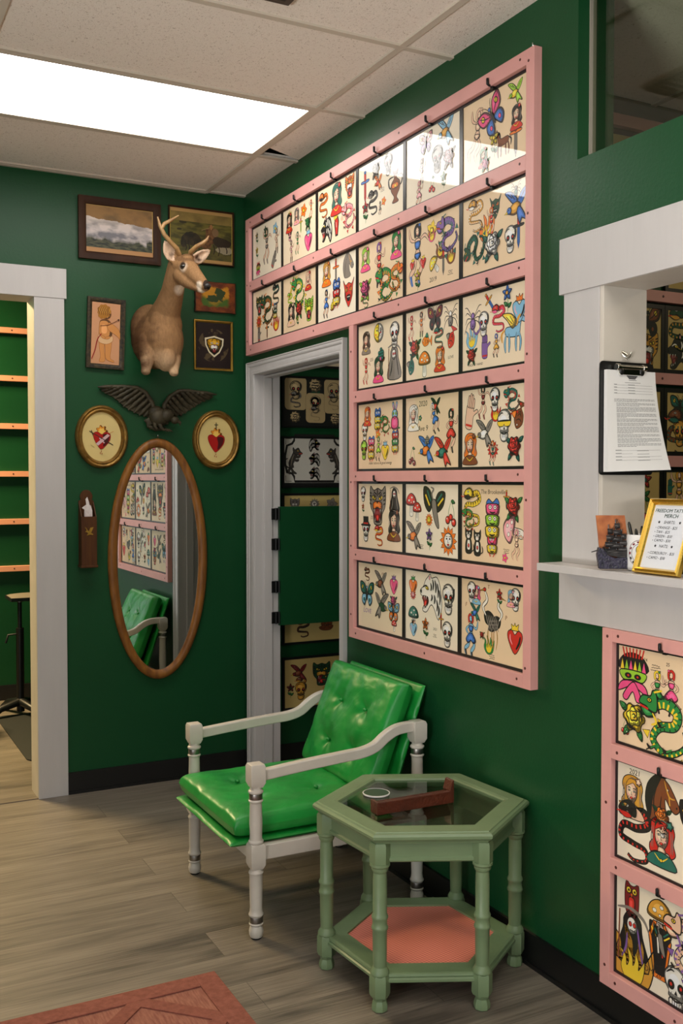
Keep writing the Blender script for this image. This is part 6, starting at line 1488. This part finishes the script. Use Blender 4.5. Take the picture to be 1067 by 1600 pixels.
t = thing('incense_holder', 'carved reddish brown wooden incense holder lying on the glass table', 'incense holder', (-.345, -2.187, .4988), -.015)
b = MB(); b.box(-.130, .126, -.020, -.004, 0, .036); b.box(-.130, .126, -.004, .018, 0, .010); b.box(-.130, .126, .014, .020, 0, .030); b.obj('carved_side', M['carved'], t, bevel=.002)
b = MB(); b.add([(.112, -.0205, .036), (.1262, -.0205, .0), (.1262, .020, .0), (.112, .020, .036), (.120, -.0205, .066), (.1262, -.0205, .068), (.1262, .020, .068), (.120, .020, .066)], [(0, 1, 2, 3), (4, 7, 6, 5), (0, 4, 5, 1), (2, 6, 7, 3), (0, 3, 7, 4), (1, 5, 6, 2)])
b.obj('upright_end', M['carved'], t, bevel=.0015)
b = MB(); b.box(-.134, -.126, -.021, .021, 0, .037); b.obj('end_cap', M['carved'], t, bevel=.001)

# ------------------------------------------------------------------ rug
RX0, RX1, RY0, RY1 = -2.47, -.868, -4.22, -1.917
rg = thing('rug', 'terracotta pink woven rug with raised bands on the plank floor', 'rug', ((RX0 + RX1) / 2, (RY0 + RY1) / 2, 0))
hw, hh = (RX1 - RX0) / 2, (RY1 - RY0) / 2
rugm = mat('rug_pile', (0.34, 0.110, 0.076), .95, col2=(.24, .075, .05), vscale=60, bump=1, bscale=420)
rugf = mat('rug_flatweave', (0.46, 0.19, 0.13), .95, col2=(.30, .10, .07), vscale=24, bump=.8, bscale=240, stretch=(7, 1, 1))
b = MB(); b.box(-hw, hw, -hh, hh, .0, .006); b.obj('woven_field', rugf, rg)
b = MB()
for s_ in (-1, 1):
    b.box(min(s_ * hw, s_ * (hw - .065)), max(s_ * hw, s_ * (hw - .065)), -hh, hh, .006, .011); b.box(-hw + .065, hw - .065, min(s_ * hh, s_ * (hh - .065)), max(s_ * hh, s_ * (hh - .065)), .006, .011)
b.obj('border_band', rugm, rg, bevel=.002)
b = MB()
BK = [0]
def band(p, q, w_=.022):
    BK[0] += 1; zt_ = .0085 + .00012 * (BK[0] % 14)
    p, q = Vector(p), Vector(q); d = (q - p).normalized(); n_ = Vector((-d.y, d.x)) * w_
    b.slab([tuple(p - n_), tuple(q - n_), tuple(q + n_), tuple(p + n_)][::1], .006, zt_)
# interlocking diamonds
nx, ny = 4, 6; iw, ih = (2 * hw - .13) / nx, (2 * hh - .13) / ny
for i in range(nx):
    for j in range(ny):
        cx, cy = -hw + .065 + (i + .5) * iw, -hh + .065 + (j + .5) * ih
        P4 = [(cx - iw / 2, cy), (cx, cy - ih / 2), (cx + iw / 2, cy), (cx, cy + ih / 2)]
        for k in range(4): band(P4[k], P4[(k + 1) % 4])
b.obj('raised_lattice', rugm, rg)

# ------------------------------------------------------------------ on and by the counter ledge
cl = thing('clipboard', 'black clipboard with a thick stack of printed forms hanging on the white jamb', 'clipboard', (.0615, -2.6135, 1.473), BACK)
b = MB(); b.prism(rrect(-.095, .095, 0, .304, .010), -.004, -.0005); b.obj('board', M['black'], cl)
b = MB()
def sheet_pt(u, v, k):     # paper stack curls out at its lower right
    x = -.083 + .172 * u + .028 * u * (1 - v) ** 1.3; z = .280 - .272 * (1 - v)
    y = -.006 - k * .0105 - .030 * (1 - v) ** 2 * u * k - .004 * (1 - v) * k
    return (x, y, z + .006 * u * (1 - v))
N_ = 14
b.grid(lambda u, v: sheet_pt(u, v, 1), N_, N_); b.grid(lambda u, v: sheet_pt(1 - u, v, 0), N_, N_)
b.grid(lambda u, v: sheet_pt(0, v, u), 1, N_); b.grid(lambda u, v: sheet_pt(1, v, 1 - u), 1, N_); b.grid(lambda u, v: sheet_pt(u, 0, 1 - v), N_, 1)
b.obj('paper_stack', M['paper'], cl)
b = MB(); INKC = rgb(40, 38, 40)
def pl(u0, u1, v, hgt=.0016, col=rgb(70, 68, 70)):
    n = max(2, int((u1 - u0) * 14)); vs_ = []
    for i in range(n + 1):
        u = u0 + (u1 - u0) * i / n
        for dv in (-hgt, hgt): p = sheet_pt(u, v + dv, 1); vs_.append((p[0], p[1] - .0004, p[2]))
    b.add(vs_, [(2 * i, 2 * i + 2, 2 * i + 3, 2 * i + 1) for i in range(n)], col)
rr = random.Random(8)
for k in range(3): pl(.40 + .02 * k, .62 - .02 * k, .945 - k * .012, .005, INKC)
pl(.44, .60, .905, .002, INKC); pl(.36, .68, .88, .0016)
for k in range(4): pl(.14, .92, .855 - k * .028, .0008); pl(.14, .20, .860 - k * .028, .0018); pl(.42, .56, .860 - k * .028, .0016)
v = .715; 
for blk_ in (3, 3, 5, 4, 3, 3, 6, 3, 4, 3):
    for k in range(blk_):
        u = .14 if blk_ == 3 and v > .68 else .18
        e_ = .94 if k < blk_ - 1 else rr.uniform(.3, .8)
        while u < e_:
            l = rr.uniform(.02, .07); pl(u, min(e_, u + l), v, .0017); u += l + .008
        v -= .0118
    v -= .005
    if v < .26: break
for k, (u0, u1) in enumerate(((.14, .9), (.14, .42), (.14, .9), (.14, .9))): pl(u0, u1, .205 - k * .032, .0008); pl(u0, u0 + .1, .211 - k * .032, .0016); pl(.5, .7, .200 - k * .032, .0014)
b.obj('printed_text', M['inkmatte'], cl)
b = MB(); b.box(-.042, .042, -.022, -.005, .268, .286); b.tube([(-.044, -.018, .288), (.044, -.018, .288)], .007, 12); b.tube([(-.052, -.018, .288), (-.040, -.018, .288)], .0095, 12); b.tube([(.052, -.018, .288), (.040, -.018, .288)], .0095, 12)
b.obj('spring_clip', M['chrome'], cl, 40, bevel=.001)
for x in (-.036, .036):
    b = MB(); b.ball((x, -.022, .277), (.008, .004, .010)); b.obj('clip_grip', M['black'], cl, 60)
b = MB(); b.tube([(-.012, -.001, .010), (-.010, -.008, .002), (.0, -.014, -.006), (.010, -.010, .0), (.014, -.012, .012)], [.003, .0028, .0028, .0028, .002], 8); b.tube([(-.010, -.001, .012), (.008, -.001, .006)], .004, 8)
tag(b.obj('wall_hook', M['chrome'], None, 50, loc=(.055, -2.612, 1.792)), 'brass wire hook on the jamb holding the clipboard', 'hook')

# gold frame with the price list
fm = thing('merch_sign', 'gold framed handwritten price list leaning on the counter ledge', 'framed sign', (-.072, -2.869, 1.2277), RIGHT)
LEAN = math.radians(18.5)
FW_, FH_ = .150, .192
def lean_obj(o): o.rotation_euler.x = -LEAN; return o
prof = [(0, .0), (0, .012), (.003, .016), (.006, .012), (.009, .015), (.013, .010), (.015, .006), (.015, .0)]
b = MB(); v = []
for d, t_ in prof: v += [(-FW_ / 2 + d, -t_, d), (FW_ / 2 - d, -t_, d), (FW_ / 2 - d, -t_, FH_ - d), (-FW_ / 2 + d, -t_, FH_ - d)]
b.add(v, [(i * 4 + k, i * 4 + (k + 1) % 4, (i + 1) * 4 + (k + 1) % 4, (i + 1) * 4 + k) for i in range(len(prof) - 1) for k in range(4)])
fr_ = lean_obj(b.obj('frame', mat('bright_gold', (.80, .52, .10), .22, metal=.9), fm))
b = MB(); b.box(-FW_ / 2 + .012, FW_ / 2 - .012, -.004, -.0005, .012, FH_ - .012); lean_obj(b.obj('price_card', mat('sign_card', (.66, .68, .72), .6, spec=.2), fm))
b = MB(); b.prism([(-.02, .0), (.02, .0), (.012, .15), (-.012, .15)], .0, .003); st_ = b.obj('easel_back', M['black'], fm); st_.location = (0, .078, .0); st_.rotation_euler.x = .10
a = Art(4e-5)
DGc = rgb(30, 62, 48); IK = rgb(38, 38, 42)
a.at(0, 0, 1)
for txt, z, sz, col, bo in (('FREEDOM TATTOO', .1600, .0128, DGc, .00045), ('MERCH', .1465, .0138, DGc, .00045), ('SHIRTS:', .1310, .0112, IK, 0), ('HATS:', .0700, .0112, IK, 0)):
    a.text(txt, 0, z, sz, col, .12, True, bo)
for z in (.1346, .0736):
    for sx in ((-.034, .034) if z > .1 else (-.027, .027)):
        a.at(sx, z, .0042); a.lobe(0, 0, .7, 5, .45, IK, 0, ph=PI / 2, sharp=True)
a.at(0, 0, 1)
for txt, z, x in (('ORANGE - $25', .1175, -.036), ('TAN - $25', .1065, -.036), ('GREEN - $30', .0955, -.036), ('CAMO - $30', .0845, -.036), ('CORDUROY - $35', .0525, -.040), ('CAMO - $30', .0400, -.040)):
    a.text(txt, x, z, .0100, IK, .18); a.el(x - .004, z + .003, .0011, .0011, IK, 0)
lean_obj(a.b.obj('lettering', M['inkmatte'], fm, loc=(0, -.0046, 0)))

mg = thing('mug', 'white mug with a round red and yellow emblem holding pens', 'mug', (-.012, -2.752, 1.2275))
b = MB(); b.lathe([(.030, 0), (.036, .002), (.0375, .008), (.0375, .090), (.0365, .0925), (.0350, .090), (.0345, .010), (.0, .008)], seg=40); b.obj('cup', M['ceramic'], mg, 50)
b = MB(); b.tube([(.034, .010, .075), (.055, .016, .078), (.066, .019, .062), (.066, .019, .040), (.055, .016, .024), (.034, .010, .028)], .0048, 10); b.obj('handle', M['ceramic'], mg, 60)
a = Art(1e-4); a.at(0, .046, .034)
a.el(0, 0, 1, 1, None, .05, rgb(90, 30, 40), 0, 40); a.el(0, 0, .72, .72, None, .04, K, 0, 36)
for k in range(14): t_ = 2 * PI * k / 14; a.sh([(math.cos(t_ + d) * r, math.sin(t_ + d) * r) for d, r in ((-.12, .80), (.1, .80), (.12, .93), (-.1, .93))], rgb(120, 30, 40) if k < 8 else K, False, 0)
a.at(0, .05, .02); a.sh([(-.5, .6), (0, 1), (.5, .6), (.6, .1), (.3, -.6), (-.3, -.6), (-.6, .1)], rgb(225, 190, 60)); a.sh([(-.35, .1), (0, .25), (.35, .1), (.25, -.5), (-.25, -.5)], rgb(190, 30, 60)); a.el(-.2, .3, .1, .08, K, 0); a.el(.2, .3, .1, .08, K, 0); a.el(0, -.25, .14, .12, W_, .03)
a.at(0, .022, .02); a.sh([(-1, .2), (-.4, .45), (0, .1), (.4, .45), (1, .2), (.6, -.3), (0, -.15), (-.6, -.3)], K, True, 0)
# wrap the flat emblem round the cup, facing the room
ang0 = math.atan2(-1.0, -1.0)
b = a.b; b.v = [(( .0376 - y_) * math.cos(ang0 + x_ / .0376), (.0376 - y_) * math.sin(ang0 + x_ / .0376), z_) for x_, y_, z_ in b.v]
b.obj('emblem', M['inkmatte'], mg)
for k, (dx, dy, tx, ty, hgt, nm, m_, lab) in enumerate(((-.020, .006, -.034, .010, .125, 'pen', 'black', 'tall black pen leaning left in the mug'), (-.006, -.008, -.012, -.014, .115, 'pen', 'blackmetal', 'black pen with silver clip in the mug'),
        (.012, -.012, .016, -.020, .108, 'marker', 'gm', 'green marker standing in the mug'), (.016, .008, .026, .012, .112, 'marker', 'dg', 'dark green marker at the right of the mug'), (.0, .014, .004, .024, .106, 'pen', 'black', 'short black pen at the back of the mug'))):
    if m_ == 'gm': mm = mat('green_plastic', (.05, .22, .10), .3)
    elif m_ == 'dg': mm = mat('dark_green_plastic', (.01, .05, .03), .3)
    else: mm = M[m_]
    b = MB(); p0 = Vector((dx * .4, dy * .4, .010)); p1 = Vector((tx, ty, hgt)); r_ = .0042 if nm == 'pen' else .0058
    b.tube([p0, p0.lerp(p1, .85), p1.lerp(p0, .06), p1], [r_, r_, r_ * .95, r_ * .5], 10)
    t = thing(nm, lab, nm, (-.012, -2.752, 1.2275), 0, 'pens and markers in the mug')
    b.obj('barrel', mm, t, 50)
    if nm == 'pen':
        b = MB(); q = p0.lerp(p1, .68); b.tube([q + Vector((-r_ - .001, -r_ * .6, 0)), p1 + Vector((-r_ - .001, -r_ * .6, -.004))], .0011, 6); b.obj('clip', M['chrome'], t)

# sailing ship ornament on an orange board
sh_ = thing('ship_ornament', 'orange board with a black sailing ship on a dark rocky base, on the ledge', 'ornament', (-.0700, -2.716, 1.2275), math.radians(-28))
b = MB(); b.prism([(-.030, .004), (.046, .004), (.028, .141), (-.046, .141)], .006, .011); b.obj('backing_board', mat('orange_board', rgb(190, 116, 66), .5, col2=rgb(150, 82, 46), vscale=30), sh_)
dk = mat('ship_black', (.012, .012, .014), .35, col2=(.045, .04, .04), vscale=60, bump=.3)
b = MB()
b.prism([(-.040, .004), (.042, .004), (.043, .026), (.030, .034), (.0, .032), (-.020, .040), (-.030, .056), (-.042, .060), (-.046, .04)], -.012, .006)
b.obj('rocky_base', mat('glitter_base', (.012, .013, .022), .25, col2=(.04, .035, .07), vscale=140, bump=.8, bscale=200), sh_, bevel=.002)
b = MB()
b.prism([(-.022, .040), (.032, .030), (.036, .052), (.020, .048), (-.020, .052), (-.028, .060)], -.010, .006)
for x, zt_, n_ in ((-.012, .118, 4), (.006, .132, 5), (.022, .105, 4)):
    b.tube([(x, -.002, .045), (x - .004, -.002, zt_)], .0014, 6)
    for k in range(n_):
        z = zt_ - .012 - k * .017; w_ = .007 + .0028 * k
        b.grid(lambda u, v, x=x, z=z, w_=w_: (x - w_ + 2 * w_ * u, -.004 - .007 * math.sin(PI * v) * (1 - (2 * u - 1) ** 2 * .4), z - .013 + .013 * v), 6, 4); b.box(x - w_, x + w_, -.004, -.002, z, z + .0012)
b.tube([(.006, -.002, .132), (.040, -.002, .036)], .0007, 5); b.tube([(.006, -.002, .13), (-.030, -.002, .055)], .0007, 5); b.tube([(-.028, -.004, .056), (-.062, -.016, .048)], [.0022, .0012], 6)
b.obj('ship', dk, sh_)

# ------------------------------------------------------------------ the room behind the cased opening
rack4 = thing('display_rack', 'empty salmon rails on the green wall of the room behind', 'display rack', (-1.0, 2.2, .8), BACK)
for z in (.872, 1.182, 1.496, 1.809, 2.122, 2.435):
    b = MB(); b.box(-.9, .9, -.03, -.0005, z - .818, z - .782); r_ = b.obj('rail', M['peach'], rack4, bevel=.001)
    for x in (.245, -.2):
        s_ = MB(); s_.lathe([(.005, 0), (.005, .0008)], seg=10, mtx=Matrix.Translation((x, -.03, z - .8)) @ Matrix.Rotation(PI / 2, 4, 'X')); s_.obj('screw', M['screw'], r_)
b = MB(); b.prism(rrect(-.70, .70, -.55, .55, .06), 0, .006)
o = b.obj('floor_mat', M['mat'], None, loc=(-.95 + .70, 1.17, .007)); o.rotation_euler.x = -PI / 2
tag(o, 'dark rectangular floor mat seen through the cased opening', 'floor mat')
ar = thing('armrest_stand', 'black adjustable arm rest stand in the room behind', 'stand', (-.80, 1.72, .006)); ar.scale.z = .895
b = MB(); b.box(-.07, .20, -.11, .11, .795, .82); b.obj('pad_board', M['black'], ar, bevel=.004)
b = MB(); b.grid(lambda u, v: (-.065 + .26 * u, -.105 + .21 * v, .82 + .018 * (math.sin(PI * u) * math.sin(PI * v)) ** .4), 12, 12); b.obj('pad', mat('grey_pad', (.16, .14, .11), .5), ar, 60)
b = MB(); b.tube([(0, 0, .40), (0, 0, .80)], .013, 12); b.obj('upper_pole', M['blackmetal'], ar, 60)
b = MB(); b.tube([(0, 0, .02), (0, 0, .60)], .024, 14); b.obj('lower_pole', M['blackmetal'], ar, 60)
b = MB(); b.tube([(0, 0, .56), (-.07, 0, .555), (-.085, 0, .50)], .007, 8); b.obj('clamp_handle', M['blackmetal'], ar, 60)
b = MB()
for t_ in (.4, 1.97, 3.54, 5.11): b.tube([(0, 0, .09), (.14 * math.cos(t_), .14 * math.sin(t_), .06), (0.2 * math.cos(t_), 0.2 * math.sin(t_), .02)], [.030, .024, .018], 8)
b.obj('base', M['black'], ar, 60)
b = MB(); b.tube([(0, 0, .81), (0, 0, .78)], .02, 12); b.obj('pad_joint', M['steel'], ar, 60)
sl = thing('rolling_stool', 'low black padded stool at the left edge in the room behind', 'stool', (-1.24, 1.35, 0))
b = MB(); b.lathe([(.02, .245), (.15, .25), (.17, .27), (.17, .31), (.15, .335), (.02, .34)], seg=32); b.obj('seat', M['black'], sl, 50)
b = MB(); b.tube([(0, 0, .08), (0, 0, .25)], .02, 12); b.obj('pole', M['blackmetal'], sl, 60)
b = MB()
for k in range(5): t_ = 2 * PI * k / 5 + .2; b.tube([(0, 0, .09), (.19 * math.cos(t_), .19 * math.sin(t_), .05)], [.022, .016], 8)
b.obj('base', M['blackmetal'], sl, 60)
for k in range(5):
    t_ = 2 * PI * k / 5 + .2; b = MB(); b.tube([(.19 * math.cos(t_) - .01, .19 * math.sin(t_), .0255), (.19 * math.cos(t_) + .01, .19 * math.sin(t_), .0255)], .025, 14); b.obj('caster', M['black'], sl, 50)
